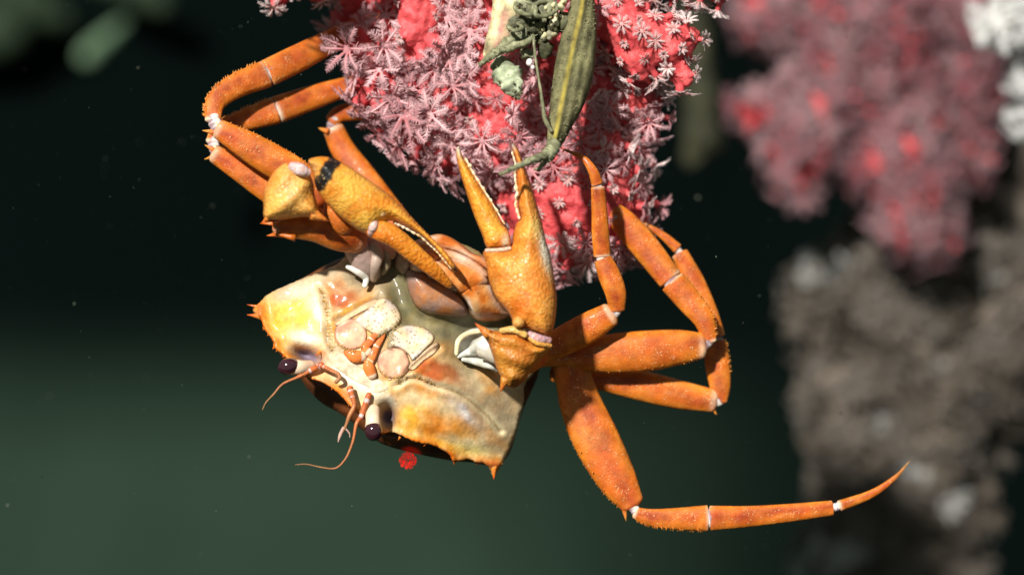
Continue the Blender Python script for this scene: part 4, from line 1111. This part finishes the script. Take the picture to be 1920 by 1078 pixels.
# foreground coral the crab hangs from
coral = empty('red_coral', P(900, -120, -1.5))
tag(coral, 'bright red coral with pink feathery polyps in focus, gripped by the crab', 'coral')
CAPS = [((560, -260, -0.4, 60), (530, -90, 0.7, 48)), ((530, -90, 0.7, 46), (600, -60, 0.9, 36)), ((700, -230, 0.2, 60), (660, -100, 0.8, 40)), ((800, -160, -0.9, 80), (790, -60, -0.7, 64)), ((790, -60, -0.7, 60), (785, 62, -0.55, 40)), ((785, 60, -0.6, 40), (772, 90, -0.9, 44)),  # first branches sit unseen above the view, added to shade a leg
        ((850, 20, -1.7, 90), (720, 95, -1.0, 42)), ((720, 95, -1.0, 42), (678, 95, -0.8, 26)), ((850, 120, -1.6, 80), (740, 175, -1.0, 44)), ((740, 175, -1.0, 44), (700, 165, -0.9, 28)),
        ((870, 190, -1.5, 80), (790, 245, -1.0, 40)), ((790, 230, -1.0, 40), (745, 225, -0.9, 26)), ((830, 90, -1.3, 64), (820, 180, -0.9, 46)), ((880, 210, -1.2, 50), (860, 280, -1.05, 30)),
        ((930, -80, -1.6, 120), (935, 120, -1.5, 105)), ((935, 120, -1.5, 105), (930, 235, -1.35, 78)), ((900, 180, -1.0, 45), (890, 215, -0.9, 35)), ((930, 240, -1.4, 70), (1000, 320, -1.6, 70)),
        ((1060, 60, -1.5, 120), (1080, 240, -1.5, 105)), ((1080, 240, -1.5, 105), (1085, 370, -1.5, 112)), ((1085, 370, -1.5, 112), (1060, 430, -1.5, 72)), ((1010, 380, -1.6, 70), (985, 360, -1.6, 58)),
        ((1130, 380, -1.6, 74), (1160, 420, -1.65, 52)), ((1150, 330, -1.6, 56), (1185, 345, -1.65, 28)), ((1140, 430, -1.6, 55), (1120, 465, -1.6, 38)), ((1060, 440, -1.5, 60), (1050, 470, -1.5, 34)),
        ((1160, 400, -1.7, 40), (1205, 412, -1.7, 13)), ((1180, 360, -1.7, 30), (1208, 370, -1.7, 12)),
        ((1090, 160, -1.3, 95), (1185, 185, -1.15, 50)), ((1185, 185, -1.15, 50), (1215, 225, -1.1, 26)), ((1120, 260, -1.4, 60), (1190, 290, -1.4, 26)),
        ((1090, -120, -0.8, 110), (1110, -10, -0.5, 60)), ((1110, -20, -0.5, 64), (1180, 58, -0.1, 48)), ((1180, 58, -0.1, 48), (1255, 88, 0.0, 44)), ((1255, 88, 0.0, 42), (1290, 75, 0.0, 24)),
        ((1262, 105, 0.0, 30), (1285, 150, 0.05, 15)), ((1180, 70, -0.1, 44), (1200, 125, -0.1, 28)), ((1180, -70, -0.7, 60), (1320, -40, -0.6, 40)), ((1320, -40, -0.6, 36), (1345, -10, -0.6, 18)),
        ((760, -120, -2.0, 90), (690, -20, -2.0, 60)), ((690, -20, -2.0, 56), (655, 25, -2.1, 34)),
        ((620, -140, -1.4, 50), (560, -60, -1.0, 34)), ((560, -60, -1.0, 30), (520, 2, -0.9, 11)), ((570, -50, -1.0, 28), (590, -12, -0.9, 20))]
cb, cv, cn = coral_body('branch', CAPS, M_RED, coral, 0.045, 0.075, 2.6)

def zone_main(x, y, vis):
    r = random.random()
    if y < 40 and x < 640: return (34, 22, {'half': 2, 'open': 2, 'droop': 2}, 'pale')
    if x < 735 and y < 40: return None
    if 735 < x < 835 and y < 75: return (58, 13, {'bud': 1}, 'pale')
    if 890 < x < 1130 and y < 130: return (34, 26, {'half': 2, 'droop': 2}, 'pink')
    if x < 885 and y < 345:
        if 845 < x and 150 < y < 240: return (44, 12, {'bud': 1}, 'pale')
        return (29, 42, {'open': 5, 'half': 3, 'droop': 2}, 'pink')
    if x < 1010 and y < 330:
        if y < 250 and x > 880: return (32, 26, {'bud': 1, 'half': 3, 'droop': 2}, 'pink')
        return (30, 38, {'half': 2, 'droop': 3, 'open': 1}, 'pink')
    if y < 185 and x > 1110:
        if x < 1152 and y < 90: return None
        if vis < 0.4: return (26, 28, {'half': 3, 'droop': 2, 'open': 1}, 'pale')
        return (27, 15, {'bud': 4, 'open': 1, 'half': 2}, 'pale')
    if y < 300 and x > 1010:
        if 1120 < x < 1190 and 170 < y < 240 and r < 0.4: return (40, 14, {'bud': 1}, 'pink')
        return (26, 30, {'half': 3, 'droop': 2, 'open': 2}, 'pale' if r < 0.35 else 'pink')
    if y >= 300:
        if y > 440 or vis < 0.4 or (y < 330 and r < 0.7): return (28, 28, {'half': 2, 'open': 2, 'droop': 2}, 'pale' if r < 0.3 else 'pink')
        return (42, 13.5, {'bud': 5, 'open': 1}, 'pale')
    return (45, 28, {'half': 1, 'open': 1}, 'pink')
scatter(coral, cv, cn, zone_main, SETS, 300)

# pink coral out of focus at the right
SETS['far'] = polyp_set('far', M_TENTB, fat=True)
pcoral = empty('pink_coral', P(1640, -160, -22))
tag(pcoral, 'out of focus pink coral hanging in the background at the right', 'coral')
PC = [((1640, -160, -23, 160), (1590, 40, -22.5, 120)), ((1590, 40, -22.5, 110), (1580, 150, -22, 70)), ((1640, 60, -22.5, 130), (1680, 200, -22.5, 100)), ((1680, 190, -22.5, 100), (1700, 300, -22, 70)),
      ((1700, 300, -22, 76), (1715, 420, -22, 62)), ((1715, 380, -22, 64), (1745, 445, -22, 40)), ((1580, 130, -22, 70), (1475, 215, -22, 42)), ((1475, 215, -22, 42), (1410, 205, -22, 26)),
      ((1560, 170, -22, 60), (1490, 300, -21.5, 42)), ((1490, 300, -21.5, 42), (1480, 330, -21.5, 38)), ((1500, 20, -23, 70), (1420, 40, -23, 36)), ((1760, 40, -23, 110), (1790, 180, -22.5, 70)), ((1790, 180, -22.5, 70), (1800, 300, -22.5, 50)),
      ((1640, 300, -22, 60), (1650, 250, -22, 60))]
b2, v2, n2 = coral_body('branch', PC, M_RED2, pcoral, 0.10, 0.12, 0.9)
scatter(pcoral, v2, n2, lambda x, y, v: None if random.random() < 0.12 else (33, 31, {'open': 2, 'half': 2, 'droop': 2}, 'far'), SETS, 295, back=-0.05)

# brown dead coral with pale tufts
SETS['grey'] = polyp_set('grey', M_TENTG, M_ROCK, fat=True)
SETS['white'] = polyp_set('white', M_TENTW, M_TENTW, fat=True)
bcoral = empty('brown_coral', P(1700, 1250, -26))
tag(bcoral, 'large blurred brown coral mass with pale tufts filling the lower right background', 'coral')
BC = [((1760, 470, -26.0, 110), (1880, 560, -26.0, 100)), ((1880, 560, -26.0, 100), (1840, 700, -26.0, 90)), ((1560, 620, -26.0, 60), (1540, 560, -26.0, 50)), ((1700, 1260, -26.0, 150), (1680, 980, -26.0, 120)), ((1680, 980, -26.0, 125), (1690, 780, -26.0, 125)), ((1690, 780, -26.0, 130), (1700, 600, -26.0, 130)), ((1700, 600, -26.0, 130), (1740, 440, -26.5, 130)),
      ((1600, 560, -25.5, 70), (1540, 520, -25.0, 44)), ((1620, 720, -25.5, 80), (1560, 720, -25.0, 50)), ((1640, 850, -25.0, 70), (1575, 800, -25.0, 50)), ((1800, 560, -27.0, 110), (1900, 640, -27.0, 110)), ((1820, 700, -27.0, 90), (1900, 760, -27.0, 60)),
      ((1850, 330, -27, 110), (1920, 470, -27, 120)), ((1920, 470, -27, 120), (1900, 600, -28, 80)), ((1620, 1010, -25.0, 60), (1570, 1060, -24.5, 44)), ((1760, 900, -25.5, 70), (1780, 960, -25.5, 50)), ((1930, 180, -27, 110), (1900, 320, -27, 110)), ((1650, 540, -25.0, 60), (1690, 500, -25.0, 50))]
b3, v3, n3 = coral_body('branch', BC, M_ROCK, bcoral, 0.16, 0.35, 0.7)
WH = [(1535, 505, 34), (1580, 500, 22), (1680, 486, 26), (1635, 782, 40), (1720, 885, 34), (1550, 1050, 46), (1600, 1040, 34), (1765, 690, 24), (1835, 725, 22), (1750, 570, 20), (1865, 540, 22), (1640, 985, 24), (1780, 935, 22), (1500, 1065, 26)]
def zone_b(x, y, v):
    for a, b_, r in WH:
        if (x - a) ** 2 + (y - b_) ** 2 < r * r * 0.5: return (24, 22, {'open': 2, 'half': 2, 'droop': 1}, 'white')
    return (40, 34, {'open': 2, 'half': 2, 'droop': 1}, 'grey')
scatter(bcoral, v3, n3, zone_b, SETS, 295, back=-0.1)

M_TENTX = tent_mat('bright_polyp_tentacle', (0.80, 0.78, 0.75), (0.92, 0.92, 0.92), 0.3)
SETS['bright'] = polyp_set('bright', M_TENTX, M_TENTX)
wcoral = empty('white_coral', P(1960, -60, -11))
tag(wcoral, 'bright white coral with long tentacles at the upper right corner', 'coral')
WC = [((2000, -120, -14, 70), (1935, 5, -14, 42)), ((1935, 5, -14, 38), (1885, 30, -13.8, 22)), ((1890, 30, -13.8, 20), (1862, 62, -13.6, 9)), ((1985, 40, -14.2, 36), (1985, 200, -14.2, 30))]
b4, v4, n4 = coral_body('branch', WC, M_TENTX, wcoral, 0.08, 0.05, 2.0)
scatter(wcoral, v4, n4, lambda x, y, v: (40, 62, {'open': 1, 'half': 2, 'droop': 4}, 'bright'), SETS, 40, back=-0.4, droop=0.5)

# olive growth far behind the red coral, and the pale sponge at the upper left
og = empty('olive_coral', P(1300, -60, -30))
tag(og, 'faint olive coral branch far behind the red coral, left of the pink one', 'coral')
coral_body('branch', [((1290, -120, -30, 30), (1312, 120, -30, 26)), ((1312, 120, -30, 26), (1318, 260, -30, 38)), ((1318, 250, -30, 36), (1300, 300, -30, 20))], M_OLIVEROCK, og, 0.1, 0.15, 1.0)

def simple_mat(name, c1, c2, sc=30.0):
    return coral_mat(name, c1, [(a + b) / 2 for a, b in zip(c1, c2)], c2, 0.7, 0.4, sc)
M_SPONGE = simple_mat('pale_sponge', (0.085, 0.15, 0.085), (0.14, 0.22, 0.13))
M_DARKG = simple_mat('dark_green_growth', (0.008, 0.02, 0.008), (0.018, 0.034, 0.014))
g = G()
loft(g, [(236, 38, -86, 4), (222, 52, -85, 10), (200, 72, -84, 15), (178, 93, -83, 18), (164, 107, -82, 17)], (0.12, 0.19, 0.12), 20, 8, 0.9, rough=0.12, rs=0.8)
so = build(g, 'sponge', M_SPONGE); tag(so, 'pale green finger shaped sponge blurred against the dark water at upper left', 'sponge')
dgc = empty('dark_green_coral', P(60, -60, -100))
tag(dgc, 'very dark green blurred growth in the upper left corner', 'coral')
coral_body('branch', [((-40, -60, -100, 70), (60, 20, -100, 40)), ((60, 20, -100, 40), (120, 35, -100, 22)), ((180, -60, -100, 40), (300, 10, -100, 26)), ((-60, 60, -100, 60), (20, 80, -100, 30))], M_DARKG, dgc, 0.3, 0.4, 0.4)

# ------------------------------------------------------------------ egg case and its tendrils
egg = empty('egg_case', P(1075, 140, 0.9))
tag(egg, 'olive spindle shaped egg case with yellow stripe and coiled tendrils on the red coral', 'egg case')
CASE = [(1082, -30), (1108, -30), (1117, 30), (1119, 80), (1112, 145), (1095, 198), (1072, 240), (1054, 272), (1042, 288), (1030, 284), (1026, 262), (1028, 222), (1033, 180), (1040, 125), (1052, 66), (1066, 20)]
MID = cr([(1096, -30), (1090, 20), (1076, 80), (1062, 150), (1047, 225), (1036, 285)], 8)
def dcase(x, y): return 0.95 + 0.15 * (y - 140) / 100 * 0.6
def ecol(x, y, q):
    v = np.stack([x, y, 0 * x], -1) / 100
    n1 = nzarr(v * np.array([4, 1, 1]), 3.0, 1.0); n2 = nzarr(v, 12.0, 3.0)
    c = mixc((0.13, 0.122, 0.058), (0.20, 0.185, 0.09), 0.5 + n1 + 0.4 * n2)
    b_, u = seg_dist(x, y, MID); c = mixc(c, (0.36, 0.28, 0.045), np.clip((6.0 - b_) / 5, 0, 0.75))
    sg = np.sin(b_ / 2.6); return mixc(c, (0.08, 0.07, 0.03), np.clip(sg, 0, 1) * 0.25 * (b_ > 6))
g = G()
relief(g, CASE, dcase, lambda x, y, q: 0.30 * dome(q, 42) + 0.05 * np.exp(-(seg_dist(x, y, MID)[0] / 6) ** 2) * dome(q, 20) + 0.012 * np.sin(seg_dist(x, y, MID)[0] / 2.6) * dome(q, 15), lambda x, y, q: 0.28 * dome(q, 42), 2.6, ecol, smooth=5)
for _ in range(330):   # tiny hydroids growing on it
    y = rng.uniform(0, 270); k = int(np.clip((y + 30) / 315 * (len(MID) - 1), 0, len(MID) - 1)); x = MID[k][0] + rng.choice([-1, 1, 1]) * abs(rng.normal(14, 9))
    if not inside(np.array([x]), np.array([y]), cr(CASE, 4, True))[0]: continue
    q, _ = seg_dist(np.array([x]), np.array([y]), cr(CASE, 4, True), True)
    dd = dcase(x, y) + 0.28 * float(dome(q, 42)[0])
    cone(g, P(x, y, dd), (rng.normal(0, .5), -1, rng.normal(0.2, .5)), 0.014, rng.uniform(0.03, 0.08), (0.15, 0.13, 0.05), (0.45, 0.42, 0.26), 4)
build(g, 'case', M_WEED, egg)
WEEDC = np.array((0.13, 0.13, 0.065)); WEEDP = np.array((0.42, 0.42, 0.27))
def wcol(seed):
    def f(u, th): return mixc(np.tile(WEEDC, (len(th), 1)), WEEDP, np.clip(0.25 + 0.9 * np.array([nz(u * 14 + seed, math.cos(t) * 2, math.sin(t) * 2) for t in th]), 0, 1))
    return f
def fuzz(g, path, n, ln=7):
    q = cr(path, 10); c = P(q[:, 0], q[:, 1], q[:, 2]); w = q[:, 3] / 100
    for _ in range(n):
        i = rng.integers(0, len(c)); v = rng.normal(0, 1, 3); v /= np.linalg.norm(v)
        cone(g, c[i] + v * w[i] * 0.8, v, 0.014, rng.uniform(0.4, 1.2) * ln / 100, WEEDC * 1.2, WEEDP, 4)
def tendril(path, seed, fz=0, rough=0.35, ln=7, name='tendril', col=None):
    g = G(); loft(g, path, col or wcol(seed), 10, 8, 0.95, rough=rough, rs=9.0)
    if fz: fuzz(g, path, fz, ln)
    return build(g, name, M_WEED, egg)
tendril([(1038, 272, 1.35, 14), (1028, 290, 1.45, 13), (1018, 300, 1.5, 9)], 1, 60)
tendril([(1026, 290, 1.5, 8), (1004, 298, 1.75, 8), (980, 308, 1.95, 6), (960, 317, 2.0, 5), (938, 327, 2.0, 3)], 2, 50)
tendril([(1022, 296, 1.45, 6), (1018, 308, 1.45, 5), (1008, 320, 1.45, 3)], 3, 14)
tendril([(1000, 66, 1.0, 3), (1004, 110, 1.15, 2.6), (1012, 160, 1.25, 2.4), (1018, 200, 1.3, 3.4), (1022, 224, 1.35, 4.4), (1034, 246, 1.35, 3)], 4, 10, 0.2, 4)
tendril([(968, 66, 0.9, 11), (950, 84, 0.95, 11), (930, 98, 1.0, 8), (912, 112, 1.05, 6), (900, 122, 1.05, 3)], 5, 90, 0.45)
tendril([(935, 95, 1.0, 7), (958, 88, 1.05, 8), (984, 82, 1.05, 7), (1000, 70, 1.0, 4)], 6, 50, 0.4)
for (cx, cy, r0, d0, tilt, turns, sd) in ((986, 14, 21, 0.98, 0.5, 1.25, 1), (1022, 16, 24, 1.08, -0.5, 1.3, 2), (966, 50, 12, 1.0, 0.2, 1.2, 3)):
    pth = []
    for k in range(int(turns * 9) + 1):
        a = 2 * math.pi * k / 9 + sd
        rr = r0 * (1.05 - 0.25 * k / (turns * 9))
        pth.append((cx + rng.normal(0, 1.2) + rr * math.cos(a), cy + rr * 0.62 * math.sin(a) + 2.0 * k / 9 + tilt * rr * 0.4 * math.cos(a), d0 + 0.16 * math.sin(a + tilt) + 0.02 * k, 4.0))
    tendril(pth, sd + 20, 8, 0.18, 4, 'coiled_tendril')
g = G()
for _ in range(46):
    x = rng.normal(1004, 22); y = rng.normal(40, 24); p_ = P(x, y, 0.72 + rng.uniform(0, .22)); r_ = rng.uniform(0.05, 0.15)
    blob(g, p_, r_, mixc(WEEDC * rng.uniform(0.2, 0.8), WEEDP, rng.random() ** 3), 14, rough=0.9, rs=11)
    for k in range(7):
        v = rng.normal(0, 1, 3); v[1] -= 0.6; v /= np.linalg.norm(v); cone(g, p_ + v * r_ * 0.7, v, 0.013, rng.uniform(0.04, 0.13), WEEDC * 0.7, WEEDP * 0.8, 4, bend=rng.uniform(-.8, .8))
for _ in range(26):
    x, y = (rng.normal(1034, 9), rng.normal(66, 9)) if _ < 14 else (rng.normal(1050, 10), rng.normal(20, 10))
    blob(g, P(x, y, 0.98 + rng.uniform(0, .15)), rng.uniform(0.03, 0.075), mixc((0.78, 0.70, 0.40), (0.55, 0.50, 0.34), rng.random()), 12, rough=0.9, rs=14)
cl = build(g, 'clinging_debris', M_WEED, egg); cl['kind'] = 'stuff'

# pale encrusted stalk and green tuft beside the egg case
g = G()
def stc(u, th):
    n1 = np.array([nz(u * 8, math.cos(t) * 1.5, math.sin(t) * 1.5) for t in th])
    c = mixc((0.82, 0.70, 0.40), (0.50, 0.38, 0.22), 0.3 + 1.2 * n1)
    return mixc(c, (0.80, 0.28, 0.26), np.clip(0.9 - abs(u - 0.72) * 6 + n1, 0, 0.9) * (np.cos(th) > -0.2))
loft(g, [(965, -60, 0.3, 38), (955, 0, 0.4, 33), (945, 45, 0.45, 26), (928, 82, 0.4, 20), (916, 104, 0.3, 12)], stc, 22, 8, 0.8, rough=0.12, rs=4.0)
o = build(g, 'encrusted_stalk', M_WEED); tag(o, 'cream coloured encrusted stalk with a pink patch left of the egg case', 'stalk')
g = G()
loft(g, [(940, 118, 0.7, 16), (948, 140, 0.8, 22), (962, 160, 0.85, 20), (972, 182, 0.8, 8)], lambda u, th: mixc(np.tile((0.26, 0.30, 0.18), (len(th), 1)), (0.62, 0.66, 0.46), np.clip(u * 0.9 + 0.6 * np.array([nz(u * 10, math.cos(t) * 2, math.sin(t) * 2) for t in th]), 0, 1)), 16, 8, 0.8, rough=0.7, rs=7.0)
fuzz(g, [(940, 118, 0.7, 16), (948, 140, 0.8, 22), (962, 160, 0.85, 20), (972, 182, 0.8, 8)], 120, 6)
o = build(g, 'sponge_tuft', M_WEED); tag(o, 'small pale green lumpy tuft hanging left of the egg case', 'sponge')
g = G(); blob(g, P(993, 117, 1.25), 0.062, (0.9, 0.86, 0.85), 10, rough=0.3, rs=9); blob(g, P(999, 127, 1.25), 0.04, (0.88, 0.8, 0.78), 8)
o = build(g, 'white_bead', M_PLAIN); tag(o, 'tiny white bead on the thin strand beside the egg case', 'bead')

# ------------------------------------------------------------------ marine snow
g = G()
for _ in range(900):
    x, y, d = rng.uniform(0, 1920), rng.uniform(0, 1078), rng.uniform(-12, 6)
    r = 0.0065 * rng.lognormal(0, 0.55); an = rng.uniform(0, 3.1); st_ = rng.uniform(0.5, 1.8)
    p = P(x, y, d); v = np.array([(st_, 0, 0), (-st_, 0, 0), (0, .8, 0), (0, -.8, 0), (0, 0, .8), (0, 0, -.8)]) * r
    ca, sa = math.cos(an), math.sin(an); v = v @ np.array([(ca, 0, sa), (0, 1, 0), (-sa, 0, ca)])
    g.add(p + v, [(0, 2, 4), (2, 1, 4), (1, 3, 4), (3, 0, 4), (2, 0, 5), (1, 2, 5), (3, 1, 5), (0, 3, 5)], np.array((0.30, 0.33, 0.26)) * rng.uniform(0.1, 1.0))
o = build(g, 'marine_snow', M_PLAIN); tag(o, 'tiny pale specks drifting in the dark water', 'specks', kind='stuff')

# red dot of the vehicle's pointer beam, its glow painted into added red specks just behind the crab
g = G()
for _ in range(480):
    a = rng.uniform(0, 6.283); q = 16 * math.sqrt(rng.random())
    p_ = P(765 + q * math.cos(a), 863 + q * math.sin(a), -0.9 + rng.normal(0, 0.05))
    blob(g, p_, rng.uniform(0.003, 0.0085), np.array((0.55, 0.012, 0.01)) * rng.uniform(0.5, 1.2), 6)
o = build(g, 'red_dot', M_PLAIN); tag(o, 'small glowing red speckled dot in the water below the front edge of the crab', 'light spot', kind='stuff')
ld = bpy.data.lights.new('laser_pointer', 'SPOT'); lo = link(bpy.data.objects.new('laser_pointer', ld))
ld.energy = 160.0; ld.color = (1.0, 0.03, 0.02); ld.spot_size = math.radians(0.62); ld.spot_blend = 0.6; ld.shadow_soft_size = 0.001
src = Vector((0.01, -D * S + 0.02, -0.03)); tgt = Vector([float(a) * S for a in P(765, 864, -0.9)])
lo.location = src; lo.rotation_euler = (src - tgt).to_track_quat('Z', 'Y').to_euler()
print('POLYPS', NPOLYP)
